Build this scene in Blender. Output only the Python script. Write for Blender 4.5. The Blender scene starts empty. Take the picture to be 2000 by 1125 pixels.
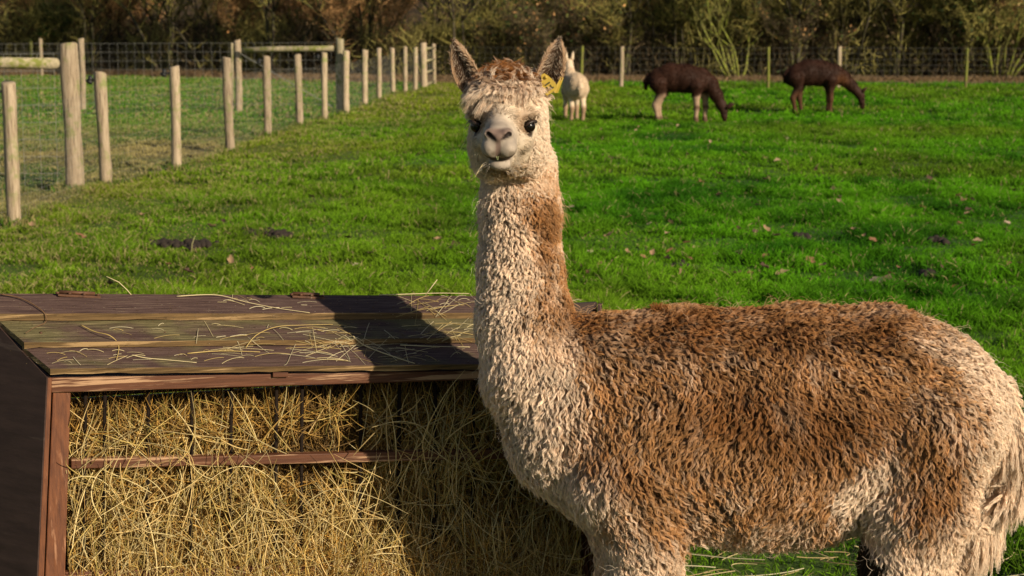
import bpy, math, random
import numpy as np
from mathutils import Vector

# ------------------------------------------------------------------ camera, light, exposure
S = bpy.context.scene
COL = S.collection
rng = np.random.default_rng(7)
random.seed(7)
F_PX = 3500.0
CAM_H = 1.5
PITCH = math.atan(507.5 / F_PX)
cam_data = bpy.data.cameras.new('camera')
cam = bpy.data.objects.new('camera', cam_data)
COL.objects.link(cam)
cam.location = (0, 0, CAM_H)
cam.rotation_euler = (math.pi / 2 - PITCH, 0, 0)
cam_data.sensor_width = 36.0
cam_data.lens = 36.0 * F_PX / 2000.0
cam_data.clip_start = 0.05
cam_data.clip_end = 2000.0
cam_data.dof.use_dof = True
cam_data.dof.focus_distance = 3.66
cam_data.dof.aperture_fstop = 11.0
S.camera = cam

SUN_DIR = Vector((0.72, -0.69, 0.0)).normalized()      # horizontal direction towards the sun
SUN_EL = math.radians(24)
world = bpy.data.worlds.new('World')
S.world = world
world.use_nodes = True
wn = world.node_tree
bg = wn.nodes['Background']
sky = wn.nodes.new('ShaderNodeTexSky')
sky.sky_type = 'NISHITA'
sky.sun_disc = False
sky.sun_elevation = SUN_EL
sky.sun_rotation = math.atan2(SUN_DIR.x, SUN_DIR.y)
wn.links.new(sky.outputs[0], bg.inputs[0])
bg.inputs[1].default_value = 0.06
sun_data = bpy.data.lights.new('sun', 'SUN')
sun_data.energy = 5.0
sun_data.angle = math.radians(0.5)
sun_data.color = (1.0, 0.88, 0.66)
sun = bpy.data.objects.new('sun', sun_data)
COL.objects.link(sun)
sv = SUN_DIR * math.cos(SUN_EL) + Vector((0, 0, math.sin(SUN_EL)))
sun.rotation_euler = sv.to_track_quat('Z', 'Y').to_euler()
sun.location = (10, -10, 20)
S.view_settings.view_transform = 'Standard'
S.view_settings.look = 'None'
S.view_settings.gamma = 1.0
S.view_settings.use_curve_mapping = False
S.view_settings.exposure = 0.12
S.cycles.max_bounces = 6
S.cycles.diffuse_bounces = 3
S.cycles.transparent_max_bounces = 4

# ------------------------------------------------------------------ helpers: photo pixels to places
cP, sP = math.cos(PITCH), math.sin(PITCH)

def ray(px, py):
    u = (px - 1000.0) / F_PX
    v = (562.5 - py) / F_PX
    return np.array([u, cP + v * sP, -sP + v * cP])

def at_depth(px, py, Y):
    d = ray(px, py)
    return np.array([0, 0, CAM_H]) + d * (Y / d[1])

def on_ground(px, py):
    d = ray(px, py)
    return np.array([0, 0, CAM_H]) + d * (CAM_H / -d[2])

# ------------------------------------------------------------------ helpers: noise
def _hash(ix, iy, iz, seed):
    h = (ix.astype(np.int64) * 374761393 + iy.astype(np.int64) * 668265263 + iz.astype(np.int64) * 2147483647 + seed * 974634777) & 0xFFFFFFFF
    h = ((h ^ (h >> 13)) * 1274126177) & 0xFFFFFFFF
    h = ((h ^ (h >> 16)) * 2246822519) & 0xFFFFFFFF
    return ((h ^ (h >> 15)) & 0xFFFFFF).astype(np.float64) / 0xFFFFFF

def vnoise(p, freq, seed=0):
    q = np.asarray(p, dtype=np.float64) * freq
    i = np.floor(q).astype(np.int64)
    f = q - i
    f = f * f * (3 - 2 * f)
    out = 0
    for dx in (0, 1):
        for dy in (0, 1):
            for dz in (0, 1):
                w = (f[..., 0] if dx else 1 - f[..., 0]) * (f[..., 1] if dy else 1 - f[..., 1]) * (f[..., 2] if dz else 1 - f[..., 2])
                out = out + w * _hash(i[..., 0] + dx, i[..., 1] + dy, i[..., 2] + dz, seed)
    return out

def fbm(p, freq, octaves=3, seed=0):
    t, a, s = 0, 1.0, 0
    for k in range(octaves):
        t = t + a * vnoise(p, freq * 2 ** k, seed + k * 17)
        s += a
        a *= 0.5
    return t / s

def sstep(a, b, x):
    t = np.clip((x - a) / (b - a), 0, 1)
    return t * t * (3 - 2 * t)

def mixc(a, b, t):
    return a + (b - a) * t[..., None]

def unit(v):
    return v / np.maximum(np.linalg.norm(v, axis=-1, keepdims=True), 1e-9)

# ------------------------------------------------------------------ helpers: objects
def tag(o, label=None, cat=None, group=None, kind=None):
    if label: o['label'] = label
    if cat: o['category'] = cat
    if group: o['group'] = group
    if kind: o['kind'] = kind
    return o

def empty(name, loc=(0, 0, 0), rz=0.0):
    o = bpy.data.objects.new(name, None)
    COL.objects.link(o)
    o.location = loc
    o.rotation_euler = (0, 0, rz)
    o.empty_display_size = 0.1
    return o

def link(name, data, mat=None, parent=None, loc=None):
    o = bpy.data.objects.new(name, data)
    COL.objects.link(o)
    if mat is not None and len(data.materials) == 0:
        data.materials.append(mat)
    if loc is not None: o.location = loc
    if parent is not None:
        o.parent = parent
    return o

def make_mesh(name, verts, faces, smooth=False, mats=()):
    me = bpy.data.meshes.new(name)
    verts = np.asarray(verts, dtype=np.float32)
    if isinstance(faces, np.ndarray):
        k = faces.shape[1]
        me.vertices.add(len(verts)); me.vertices.foreach_set('co', verts.ravel())
        me.loops.add(faces.size); me.loops.foreach_set('vertex_index', faces.ravel().astype(np.int32))
        me.polygons.add(len(faces))
        me.polygons.foreach_set('loop_start', (np.arange(len(faces)) * k).astype(np.int32))
        me.polygons.foreach_set('loop_total', np.full(len(faces), k, dtype=np.int32))
        me.update(calc_edges=True)
        me.validate()
    else:
        me.from_pydata([tuple(map(float, v)) for v in verts], [], faces)
        me.update()
    if smooth:
        me.polygons.foreach_set('use_smooth', np.ones(len(me.polygons), dtype=bool))
    for m in mats: me.materials.append(m)
    return me

def set_col(me, col, name='col'):
    a = me.attributes.new(name, 'FLOAT_COLOR', 'POINT')
    c = np.ones((len(me.vertices), 4), dtype=np.float32)
    c[:, :3] = col
    a.data.foreach_set('color', c.ravel())

def make_curves(name, P, R, C, mat, parent=None):
    """P (N,k,3) points, R (N,k) radii, C (N,k,3) colours: one hair-curves object"""
    N, k, _ = P.shape
    cu = bpy.data.hair_curves.new(name)
    cu.add_curves([k] * N)
    cu.attributes['position'].data.foreach_set('vector', P.astype(np.float32).ravel())
    ra = cu.attributes.get('radius') or cu.attributes.new('radius', 'FLOAT', 'POINT')
    ra.data.foreach_set('value', R.astype(np.float32).ravel())
    ca = cu.attributes.new('col', 'FLOAT_COLOR', 'POINT')
    c = np.ones((N, k, 4), dtype=np.float32)
    c[..., :3] = C
    ca.data.foreach_set('color', c.ravel())
    return link(name, cu, mat, parent)

class MB:
    """collects simple solids, then becomes ONE mesh"""
    def __init__(self): self.v = []; self.f = []
    def add(self, vs, fs):
        o = len(self.v)
        self.v.extend([tuple(map(float, v)) for v in vs]); self.f.extend([tuple(i + o for i in f) for f in fs])
    def hexa(self, c):      # 8 corners: bottom 4 ccw, top 4 ccw
        self.add(c, [(3, 2, 1, 0), (4, 5, 6, 7), (0, 1, 5, 4), (1, 2, 6, 5), (2, 3, 7, 6), (3, 0, 4, 7)])
    def box(self, x0, x1, y0, y1, z0, z1):
        self.hexa([(x0, y0, z0), (x1, y0, z0), (x1, y1, z0), (x0, y1, z0), (x0, y0, z1), (x1, y0, z1), (x1, y1, z1), (x0, y1, z1)])
    def tube(self, pts, rad, n=6, cap=True):
        pts = [np.array(p, float) for p in pts]
        rad = rad if hasattr(rad, '__len__') else [rad] * len(pts)
        vs = []
        for i, p in enumerate(pts):
            d = pts[min(i + 1, len(pts) - 1)] - pts[max(i - 1, 0)]
            d = d / max(np.linalg.norm(d), 1e-9)
            a = np.array([0, 0, 1.0]) if abs(d[2]) < 0.9 else np.array([1.0, 0, 0])
            s = np.cross(d, a); s /= np.linalg.norm(s); t = np.cross(s, d)
            for j in range(n):
                an = 2 * math.pi * j / n
                vs.append(p + rad[i] * (math.cos(an) * s + math.sin(an) * t))
        fs = []
        for i in range(len(pts) - 1):
            for j in range(n):
                fs.append((i * n + j, i * n + (j + 1) % n, (i + 1) * n + (j + 1) % n, (i + 1) * n + j))
        if cap:
            fs.append(tuple(range(n - 1, -1, -1))); fs.append(tuple((len(pts) - 1) * n + j for j in range(n)))
        self.add(vs, fs)
    def build(self, name, mat, parent=None, smooth=False, bevel=0, loc=None):
        me = make_mesh(name, self.v, self.f, smooth)
        o = link(name, me, mat, parent, loc)
        if bevel:
            m = o.modifiers.new('bevel', 'BEVEL'); m.width = bevel; m.segments = 2; m.limit_method = 'ANGLE'
        return o

# ------------------------------------------------------------------ materials
def new_mat(name):
    m = bpy.data.materials.new(name); m.use_nodes = True
    nt = m.node_tree; b = nt.nodes['Principled BSDF']
    b.inputs['Roughness'].default_value = 0.8
    b.inputs['Specular IOR Level'].default_value = 0.3
    return m, nt, b

def nd(nt, typ, **kw):
    n = nt.nodes.new(typ)
    for k, v in kw.items():
        if hasattr(n, k): setattr(n, k, v)
    return n

def coords(nt, scale, kind='Object'):
    tc = nd(nt, 'ShaderNodeTexCoord'); mp = nd(nt, 'ShaderNodeMapping')
    mp.inputs['Scale'].default_value = scale
    nt.links.new(tc.outputs[kind], mp.inputs[0])
    return mp.outputs[0]

def noise(nt, vec, scale, detail=4, rough=0.6):
    n = nd(nt, 'ShaderNodeTexNoise')
    n.inputs['Scale'].default_value = scale; n.inputs['Detail'].default_value = detail; n.inputs['Roughness'].default_value = rough
    nt.links.new(vec, n.inputs['Vector'])
    return n.outputs[0]

def ramp(nt, fac, stops):
    r = nd(nt, 'ShaderNodeValToRGB')
    el = r.color_ramp.elements
    while len(el) < len(stops): el.new(0.5)
    for e, (p, c) in zip(el, stops):
        e.position = p; e.color = (*c, 1) if len(c) == 3 else c
    nt.links.new(fac, r.inputs[0])
    return r.outputs[0]

def mixrgb(nt, fac, a, b, mode='MIX'):
    m = nd(nt, 'ShaderNodeMix', data_type='RGBA', blend_type=mode)
    for sock, val in ((m.inputs['Factor'], fac), (m.inputs[6], a), (m.inputs[7], b)):
        if isinstance(val, (int, float)): sock.default_value = val
        elif isinstance(val, tuple): sock.default_value = (*val, 1)
        else: nt.links.new(val, sock)
    return m.outputs[2]

def bump(nt, b, h, strength=0.5, dist=0.01):
    bp = nd(nt, 'ShaderNodeBump'); bp.inputs['Strength'].default_value = strength; bp.inputs['Distance'].default_value = dist
    nt.links.new(h, bp.inputs['Height']); nt.links.new(bp.outputs[0], b.inputs['Normal'])

def col_mat(name, rough=0.75, spec=0.25, translucent=0.0, strand=False):
    """colour comes from the 'col' attribute written at build time (the thing's own pigment)"""
    m, nt, b = new_mat(name)
    a = nd(nt, 'ShaderNodeAttribute'); a.attribute_name = 'col'
    nt.links.new(a.outputs['Color'], b.inputs['Base Color'])
    b.inputs['Roughness'].default_value = rough; b.inputs['Specular IOR Level'].default_value = spec
    if translucent:
        t = nd(nt, 'ShaderNodeBsdfTranslucent'); nt.links.new(a.outputs['Color'], t.inputs['Color'])
        mx = nd(nt, 'ShaderNodeMixShader'); mx.inputs[0].default_value = translucent
        nt.links.new(b.outputs[0], mx.inputs[1]); nt.links.new(t.outputs[0], mx.inputs[2])
        nt.links.new(mx.outputs[0], nt.nodes['Material Output'].inputs['Surface'])
    return m

M_FLEECE = col_mat('fleece_strands', 0.7, 0.15, 0.12)
M_SKIN = col_mat('short_coat_skin', 0.7, 0.25)
M_GRASS = col_mat('grass_blades', 0.7, 0.08, 0.22)
M_HAY = col_mat('hay_strands', 0.55, 0.35, 0.15)

def wood_mat(name, stops, grain=(1.5, 1.5, 30), moss=None, bumpd=0.003, moss_amt=(0.55, 0.7), rough=0.8, scale=6):
    m, nt, b = new_mat(name)
    v = coords(nt, grain)
    n1 = noise(nt, v, scale, 6, 0.65)
    c = ramp(nt, n1, stops)
    oi = nd(nt, 'ShaderNodeObjectInfo')
    hv = nd(nt, 'ShaderNodeHueSaturation')
    mr = nd(nt, 'ShaderNodeMapRange'); mr.inputs['To Min'].default_value = 0.8; mr.inputs['To Max'].default_value = 1.15
    nt.links.new(oi.outputs['Random'], mr.inputs[0]); nt.links.new(mr.outputs[0], hv.inputs['Value'])
    if moss:
        v2 = coords(nt, (1, 1, 1))
        n2 = noise(nt, v2, 9, 4, 0.6)
        f = ramp(nt, n2, [(moss_amt[0], (0, 0, 0)), (moss_amt[1], (1, 1, 1))])
        c = mixrgb(nt, f, c, moss)
    nt.links.new(c, hv.inputs['Color'])
    nt.links.new(hv.outputs[0], b.inputs['Base Color'])
    b.inputs['Roughness'].default_value = rough
    bump(nt, b, n1, 0.8, bumpd)
    return m

M_POST = wood_mat('weathered_post_wood', [(0.32, (0.09, 0.062, 0.04)), (0.44, (0.36, 0.265, 0.175)), (0.75, (0.60, 0.47, 0.335))],
                  grain=(12, 12, 0.9), moss=(0.26, 0.26, 0.10), moss_amt=(0.52, 0.66), bumpd=0.012)
M_MOSSTHIN = wood_mat('thin_mossy_post', [(0.3, (0.10, 0.085, 0.03)), (0.7, (0.24, 0.22, 0.07))], grain=(8, 8, 0.9), moss=(0.20, 0.21, 0.03), moss_amt=(0.40, 0.55), bumpd=0.006)
M_POSTMOSS = wood_mat('mossy_post_wood', [(0.3, (0.20, 0.17, 0.11)), (0.6, (0.44, 0.36, 0.23))],
                      grain=(6, 6, 0.7), moss=(0.17, 0.18, 0.035), moss_amt=(0.50, 0.62), bumpd=0.006)
def bark_mat(name, a, b2, moss, amt):
    return wood_mat(name, [(0.3, a), (0.7, b2)], grain=(5, 5, 1), moss=moss, moss_amt=amt, bumpd=0.01)
M_BARK = bark_mat('dark_bark', (0.025, 0.018, 0.012), (0.075, 0.056, 0.034), (0.13, 0.13, 0.03), (0.5, 0.65))
M_BARKGREEN = bark_mat('mossy_bark', (0.05, 0.042, 0.016), (0.17, 0.155, 0.04), (0.20, 0.22, 0.03), (0.46, 0.58))
M_TWIG = col_mat('twig_bark', 0.8, 0.2)
M_LEAF = col_mat('dry_leaf', 0.7, 0.25, 0.25)

def plain(name, c, rough=0.6, metal=0.0, spec=0.4):
    m, nt, b = new_mat(name)
    b.inputs['Base Color'].default_value = (*c, 1); b.inputs['Roughness'].default_value = rough
    b.inputs['Metallic'].default_value = metal; b.inputs['Specular IOR Level'].default_value = spec
    return m
M_WIRE = plain('galvanised_wire', (0.24, 0.23, 0.21), 0.6, 0.0)
M_WIREDARK = plain('weathered_stock_wire', (0.11, 0.10, 0.085), 0.7)
M_RUBBER = plain('black_insulator', (0.02, 0.02, 0.02), 0.5)
M_EYE = plain('dark_wet_eye', (0.006, 0.004, 0.003), 0.14, 0, 0.35)
M_HOOF = plain('dark_toenail', (0.05, 0.04, 0.03), 0.6)

def aligned(nt, rot, scale):
    tc = nd(nt, 'ShaderNodeTexCoord'); a = nd(nt, 'ShaderNodeMapping'); b = nd(nt, 'ShaderNodeMapping')
    a.inputs['Rotation'].default_value = (0, 0, -rot); b.inputs['Scale'].default_value = scale
    nt.links.new(tc.outputs['Object'], a.inputs[0]); nt.links.new(a.outputs[0], b.inputs[0])
    return b

# painted dark boards of the feeder, worn to wood and algae
def roof_mat(name, green, axis_rot=0.29):
    m, nt, b = new_mat(name)
    mp = aligned(nt, axis_rot, (1.5, 46, 46))
    n1 = noise(nt, mp.outputs[0], 5, 8, 0.7)
    n2 = noise(nt, coords(nt, (1, 2.5, 2.5)), 5, 5, 0.6)
    base = ramp(nt, n1, [(0.30, (0.035, 0.019, 0.017)), (0.47, (0.085, 0.050, 0.043)), (0.60, (0.12, 0.075, 0.062)), (0.67, (0.20, 0.14, 0.10)), (0.76, (0.42, 0.33, 0.22))])
    g = ramp(nt, n2, [(0.62 - green, (0, 0, 0)), (0.78 - green, (1, 1, 1))])
    gc = ramp(nt, n1, [(0.33, (0.05, 0.040, 0.02)), (0.55, (0.15, 0.125, 0.06)), (0.70, (0.36, 0.28, 0.15))])
    nt.links.new(mixrgb(nt, g, base, gc), b.inputs['Base Color'])
    b.inputs['Roughness'].default_value = 0.8
    b.inputs['Specular IOR Level'].default_value = 0.15
    bump(nt, b, n1, 0.6, 0.003)
    return m
M_ROOF = [roof_mat('dark_painted_board', 0.05), roof_mat('algae_stained_board', 0.22), roof_mat('dark_painted_board_top', -0.05)]
def worn_mat(name, lo, hi, bare, thr, rot=0.29, gs=(2.2, 20, 50)):
    m, nt, b = new_mat(name)
    mp = aligned(nt, rot, gs)
    n1 = noise(nt, mp.outputs[0], 4, 8, 0.68)
    n2 = noise(nt, mp.outputs[0], 1.6, 5, 0.62)
    base = ramp(nt, n1, [(0.3, lo), (0.7, hi)])
    f = ramp(nt, n2, [(thr, (0, 0, 0)), (thr + 0.07, (1, 1, 1))])
    nt.links.new(mixrgb(nt, f, base, bare), b.inputs['Base Color'])
    b.inputs['Roughness'].default_value = 0.6
    bump(nt, b, n2, 0.5, 0.003)
    return m
M_EDGE = worn_mat('worn_board_edge', (0.055, 0.032, 0.016), (0.24, 0.145, 0.06), (0.42, 0.27, 0.13), 0.53)
M_FASCIA = worn_mat('worn_red_brown_paint', (0.060, 0.020, 0.010), (0.16, 0.060, 0.028), (0.46, 0.27, 0.155), 0.53)
M_POSTRED = worn_mat('red_brown_stained_post', (0.075, 0.024, 0.011), (0.21, 0.072, 0.026), (0.36, 0.17, 0.09), 0.58, gs=(30, 30, 1.4))
M_PANEL = worn_mat('near_black_brown_plywood', (0.030, 0.016, 0.013), (0.060, 0.034, 0.028), (0.085, 0.055, 0.045), 0.60, gs=(2, 2, 12))
M_BAR = plain('dark_rack_bar', (0.016, 0.010, 0.007), 0.8, 0, .1)
M_RUST = worn_mat('rusty_iron', (0.05, 0.025, 0.015), (0.16, 0.07, 0.035), (0.30, 0.25, 0.20), 0.62, gs=(20, 20, 20))

# ------------------------------------------------------------------ ground
FEN = [on_ground(x, y) for x, y in ((30, 440), (207, 366), (345, 331), (450, 296), (523, 267), (585, 247), (635, 236), (677, 223), (713, 207), (741, 197), (768, 184), (791, 183), (811, 179), (848, 166))]
_fx = np.array([p[0] for p in FEN]); _fy = np.array([p[1] for p in FEN])
def fence_x(Y):
    return np.interp(Y, _fy, _fx, left=_fx[0], right=_fx[-1])

def ground_z(x, y):
    p = np.stack([x, y, np.zeros_like(x)], -1)
    near = sstep(4.0, 9.0, y)
    z = (fbm(p, 0.35, 3, 3) - 0.5) * 0.07 * near + (fbm(p, 2.2, 2, 9) - 0.5) * 0.035 * sstep(3, 6, y)
    # gentle flat where things were measured: keep the mean at zero
    return z

def ground_col(p):
    """turf pigment (worn, yellowed and lush patches) at points p"""
    x, y = p[..., 0], p[..., 1]
    q = np.stack([x, y * 0.6, np.zeros_like(x)], -1)
    a = fbm(q, 0.45, 4, 21); b = fbm(q, 1.7, 3, 33)
    lush = np.array([0.095, 0.275, 0.006]); deep = np.array([0.032, 0.125, 0.004])
    olive = np.array([0.20, 0.235, 0.018]); khaki = np.array([0.33, 0.27, 0.10])
    c = mixc(deep, lush, sstep(0.25, 0.62, b))
    # yellower strip beside the left fence and in the far middle
    side = sstep(5.5, 0.0, x - fence_x(y)) * 0.75
    far = sstep(20, 42, y) * 0.35
    mid = 0.75 * sstep(30, 36, y) * sstep(4, 0, x) + side
    t = np.clip(mid + far * 0.4 + (a - 0.5) * 1.5, 0, 1)
    c = mixc(c, olive, t * 0.85)
    # poorer paddock beyond the fence
    beyond = sstep(0.15, -0.25, x - fence_x(y))
    poor = mixc(khaki, np.array([0.085, 0.15, 0.03]), sstep(0.35, 0.62, a * 0.5 + b * 0.5))
    poor = mixc(poor, np.array([0.09, 0.22, 0.012]), sstep(22, 30, y))
    c = mixc(c, poor, beyond)
    return c

def build_ground():
    ys = np.concatenate([np.linspace(-400, -12, 14), np.linspace(-8, 3, 12), np.linspace(3.2, 62, 560), np.linspace(64, 100, 14), np.linspace(120, 900, 12)])
    xs = np.concatenate([np.linspace(-700, -40, 12), np.linspace(-36, -20, 10), np.linspace(-19.8, 19.8, 280), np.linspace(20, 36, 10), np.linspace(40, 700, 12)])
    X, Y = np.meshgrid(xs, ys, indexing='ij')
    Z = ground_z(X, Y)
    v = np.stack([X, Y, Z], -1).reshape(-1, 3)
    nx, ny = X.shape
    i = np.arange(nx * ny).reshape(nx, ny)
    f = np.stack([i[:-1, :-1], i[1:, :-1], i[1:, 1:], i[:-1, 1:]], -1).reshape(-1, 4)
    me = make_mesh('ground', v, f, True)
    c = ground_col(v)
    soil = np.array([0.055, 0.045, 0.022])
    set_col(me, c * 0.50 + soil * 0.22)
    m, nt, b = new_mat('turf_soil')
    a = nd(nt, 'ShaderNodeAttribute'); a.attribute_name = 'col'
    n = noise(nt, coords(nt, (1, 1, 1)), 14, 6, 0.7)
    r = ramp(nt, n, [(0.3, (0.5, 0.5, 0.5)), (0.7, (1.3, 1.3, 1.1))])
    nt.links.new(mixrgb(nt, 1.0, a.outputs['Color'], r, 'MULTIPLY'), b.inputs['Base Color'])
    bump(nt, b, n, 1.0, 0.04)
    b.inputs['Roughness'].default_value = 0.95
    tag(link('ground', me, m), kind='structure')
build_ground()

def blades(n, y0, y1, length, rad, xlim=None, seed=0, half=0.33, yrng=None):
    r = np.random.default_rng(seed)
    # uniform over the trapezoid seen (and a margin beside it)
    Y = np.sqrt(r.uniform(y0 ** 2, y1 ** 2, n)); X = r.uniform(-1, 1, n) * (half * Y + 1.4)
    if xlim is not None:
        k = xlim(X, Y); X, Y = X[k], Y[k]
    p = np.stack([X, Y, np.zeros_like(X)], -1)
    q = p * np.array([1, 0.8, 1])
    cl = .62 * fbm(q, 2.6, 3, 5) + .38 * fbm(q, 7.5, 2, 51)          # tussocks
    keep = r.uniform(0, 1, len(X)) < 0.55 + 1.0 * sstep(0.30, 0.62, cl)
    p, cl = p[keep], cl[keep]
    X, Y = p[:, 0], p[:, 1]; n = len(X)
    p[:, 2] = ground_z(X, Y) - 0.004
    L = length * (0.48 + 1.9 * sstep(0.36, 0.70, cl) ** 1.3) * r.uniform(0.6, 1.25, n)
    beyond = X < fence_x(Y)
    side = sstep(3, 0, X - fence_x(Y)) * (~beyond)
    L = L * np.where(beyond, 0.7, 1.0) * (1 - 0.35 * side)
    az = r.uniform(0, 2 * np.pi, n); lean = r.uniform(0.15, 0.95, n)
    d = np.stack([np.cos(az), np.sin(az), np.zeros(n)], -1)
    t = np.array([0, 0.4, 0.75, 1.0])
    P = p[:, None, :] + (L[:, None] * t)[..., None] * np.array([0, 0, 1.0]) * (1 - 0.35 * (lean[:, None] * t) ** 1.5)[..., None] \
        + (L[:, None] * lean[:, None] * t ** 1.8)[..., None] * d[:, None, :]
    R = rad * r.uniform(0.7, 1.3, n)[:, None] * np.array([0.9, 1.0, 0.7, 0.12])
    c = ground_col(p) * r.uniform(0.5, 1.45, n)[:, None]
    dry = r.uniform(0, 1, n) < np.where(beyond, 0.30, 0.035 + 0.22 * side)
    c[dry] = np.array([0.42, 0.34, 0.15]) * r.uniform(0.6, 1.1, dry.sum())[:, None]
    C = c[:, None, :] * np.array([0.32, 0.75, 1.15, 1.45])[None, :, None]  # dark roots put the shade between blades into their colour
    return P, R, C

def cat3(lst):
    return [np.concatenate([a[i] for a in lst]) for i in range(3)]

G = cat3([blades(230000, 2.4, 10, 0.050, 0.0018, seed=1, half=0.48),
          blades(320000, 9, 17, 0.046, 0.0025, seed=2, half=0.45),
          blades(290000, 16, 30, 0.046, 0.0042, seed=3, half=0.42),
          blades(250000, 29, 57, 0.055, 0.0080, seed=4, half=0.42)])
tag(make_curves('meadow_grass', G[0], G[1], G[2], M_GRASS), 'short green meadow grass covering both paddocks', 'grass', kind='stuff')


# ------------------------------------------------------------------ fences
def post_mesh(name, r, h, seed, n=10, square=False):
    rr = random.Random(seed); zs = [-0.25, 0.0, h * 0.2, h * 0.4, h * 0.6, h * 0.8, h - 0.012, h]
    pts, vs, fs = [], [], []
    ph = rr.uniform(0, 6)
    for k, z in enumerate(zs):
        cx, cy = 0.006 * math.sin(z * 3 + ph), 0.006 * math.cos(z * 2.3 + ph)
        for j in range(n):
            a = 2 * math.pi * j / n
            q = r * (1 + 0.08 * math.sin(2 * a + ph) + 0.06 * rr.uniform(-1, 1)) * (1 + .05 * math.sin(z * 7 + ph)) * (0.9 if k == len(zs) - 1 else 1)
            vs.append((cx + q * math.cos(a), cy + q * math.sin(a), z + (0.012 * math.cos(a + ph) if k >= len(zs) - 2 else 0)))
    for k in range(len(zs) - 1):
        for j in range(n): fs.append((k * n + j, k * n + (j + 1) % n, (k + 1) * n + (j + 1) % n, (k + 1) * n + j))
    fs.append(tuple((len(zs) - 1) * n + j for j in range(n)))
    return make_mesh(name, vs, fs, True)

def insulator_mesh():
    m = MB()
    m.tube([(0, 0, 0), (-0.045, 0, 0)], [0.012, 0.012], 8)
    m.tube([(-0.035, 0, -0.03), (-0.06, 0, -0.015), (-0.075, 0, 0), (-0.06, 0, 0.018), (-0.035, 0, 0.03)], [0.018, 0.026, 0.03, 0.026, 0.016], 8)
    me = make_mesh('insulator', m.v, m.f, True); me.materials.append(M_RUBBER)
    return me
INS = insulator_mesh()

def netting(A, B, top, sp, rows, r, name, parent, sag=0.02, mat=None, zlow=0.02, hexa=False):
    """wire netting hung between ground points A and B"""
    A, B = np.array(A[:2]), np.array(B[:2]); L = np.linalg.norm(B - A); n = max(2, int(L / sp))
    P = []
    hs = np.linspace(zlow, top, rows)
    k = max(3, int(L / 1.2) + 1)
    t = np.linspace(0, 1, 13)
    for h in hs:
        xy = A + (B - A) * t[:, None]
        z = h - sag * np.sin(np.pi * t) * (h / top) + ground_z(xy[:, 0], xy[:, 1])
        P.append(np.column_stack([xy, z]))
    for i in range(n + 1):
        xy = A + (B - A) * (i / n); g = float(ground_z(np.array([xy[0]]), np.array([xy[1]]))[0])
        tt = i / n
        zz = np.linspace(zlow, top - sag * math.sin(math.pi * tt), 13) + g
        w = 0.004 * np.sin(zz * 30 + i)
        P.append(np.column_stack([np.full(13, xy[0]) + w, np.full(13, xy[1]), zz]))
    P = np.array(P)
    R = np.full(P.shape[:2], r); R[:rows] *= 1.25
    C = np.full((*P.shape[:2], 3), 0.40)
    o = make_curves(name, P, R, C, mat or M_WIRE, parent); o['kind'] = 'stuff'
    return o

posts_near = [post_mesh('post_round', 0.056, 1.0, s) for s in (1, 2, 3)]
def fence(name, label, base, posts, group=None):
    """posts: list of (x, y, height, radius, material, lean, label or None)"""
    t = empty(name, (base[0], base[1], 0)); tag(t, label, 'fence', group)
    out = []
    for k, (x, y, h, r, mat, lean, lab) in enumerate(posts):
        me = post_mesh('post_round', r, h, 40 + k + int(x * 10), 10)
        o = link('post', me, mat, t, (x - base[0], y - base[1], float(ground_z(np.array([x]), np.array([y]))[0])))
        o.rotation_euler = (random.uniform(-.012, .012), lean, random.uniform(0, 6))
        if lab: o['label'] = lab
        out.append(o)
    return t, out

# paddock fence running away from the camera
spec = [(30, 440, 160), (207, 366, 145), (345, 331, 130), (450, 296, 110), (523, 267, 112), (585, 247, 108), (635, 236, 105), (677, 223, 100),
        (713, 207, 97), (741, 197, 95), (768, 184, 95), (791, 183, 93), (811, 179, 93), (848, 166, 85)]
plist = []
for (px, pb, pt) in spec:
    g = on_ground(px, pb); top = at_depth(px, pt, g[1])
    plist.append((g[0], g[1], top[2], 0.055, M_POST, random.uniform(-.022, .022), None))
base = (plist[0][0], plist[0][1])
lf, lposts = fence('paddock_fence', 'long wire netting fence on pale round posts running away beside the left paddock', base, plist)
for k in (0, 1, 2, 4, 6):
    x, y, h = plist[k][:3]
    i = link('insulator', INS, None, lposts[k], (0, 0, 0)); i.rotation_euler = (0, 0, -lposts[k].rotation_euler[2]); i.location = (0, 0, h - 0.10)
    i.location = Vector((-0.05, 0, 0)); i.location.rotate(i.rotation_euler); i.location.z = h - 0.07
first = (plist[0][0] - 0.45, plist[0][1] - 3.2)
pts = [first] + [(p[0], p[1]) for p in plist]
for a, b in zip(pts[:-1], pts[1:]):
    o = netting((a[0] - 0.06 - base[0], a[1] - base[1]), (b[0] - 0.06 - base[0], b[1] - base[1]), 0.90, 0.09, 11, 0.0006, 'wire_netting', lf)
# strainer posts with their braces
def strainer(px, pb, pt, r, mat, label, name='strainer_post'):
    g = on_ground(px, pb); h = at_depth(px, pt, g[1])[2]
    me = post_mesh(name, r, h, int(px), 12)
    o = link(name, me, mat, None, (g[0], g[1], 0.0))
    tag(o, label, 'post')
    return g, h, o
gA, hA, _ = strainer(146, 376, 85, 0.078, M_POST, 'thick weathered strainer post, the stoutest in the left fence')
gB, hB, _ = strainer(665, 222, 75, 0.072, M_POSTMOSS, 'tall straining post at the right end of the long mossy rail')
gC, hC, oC = strainer(828, 174, 84, 0.075, M_POST, 'thick corner post with short ladder rails near the far end of the paddock fence')
# short rails between the corner post and last post
for zz in (0.98, 0.68, 0.40, 0.10):
    m = MB(); e = np.array([plist[-1][0] - gC[0], plist[-1][1] - gC[1], 0])
    m.tube([np.array([0.03, 0, zz * 1.02]), e * 0.97 + np.array([0, 0, zz])], 0.035, 6)
    m.build('rail', M_POSTMOSS, oC, True)
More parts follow.
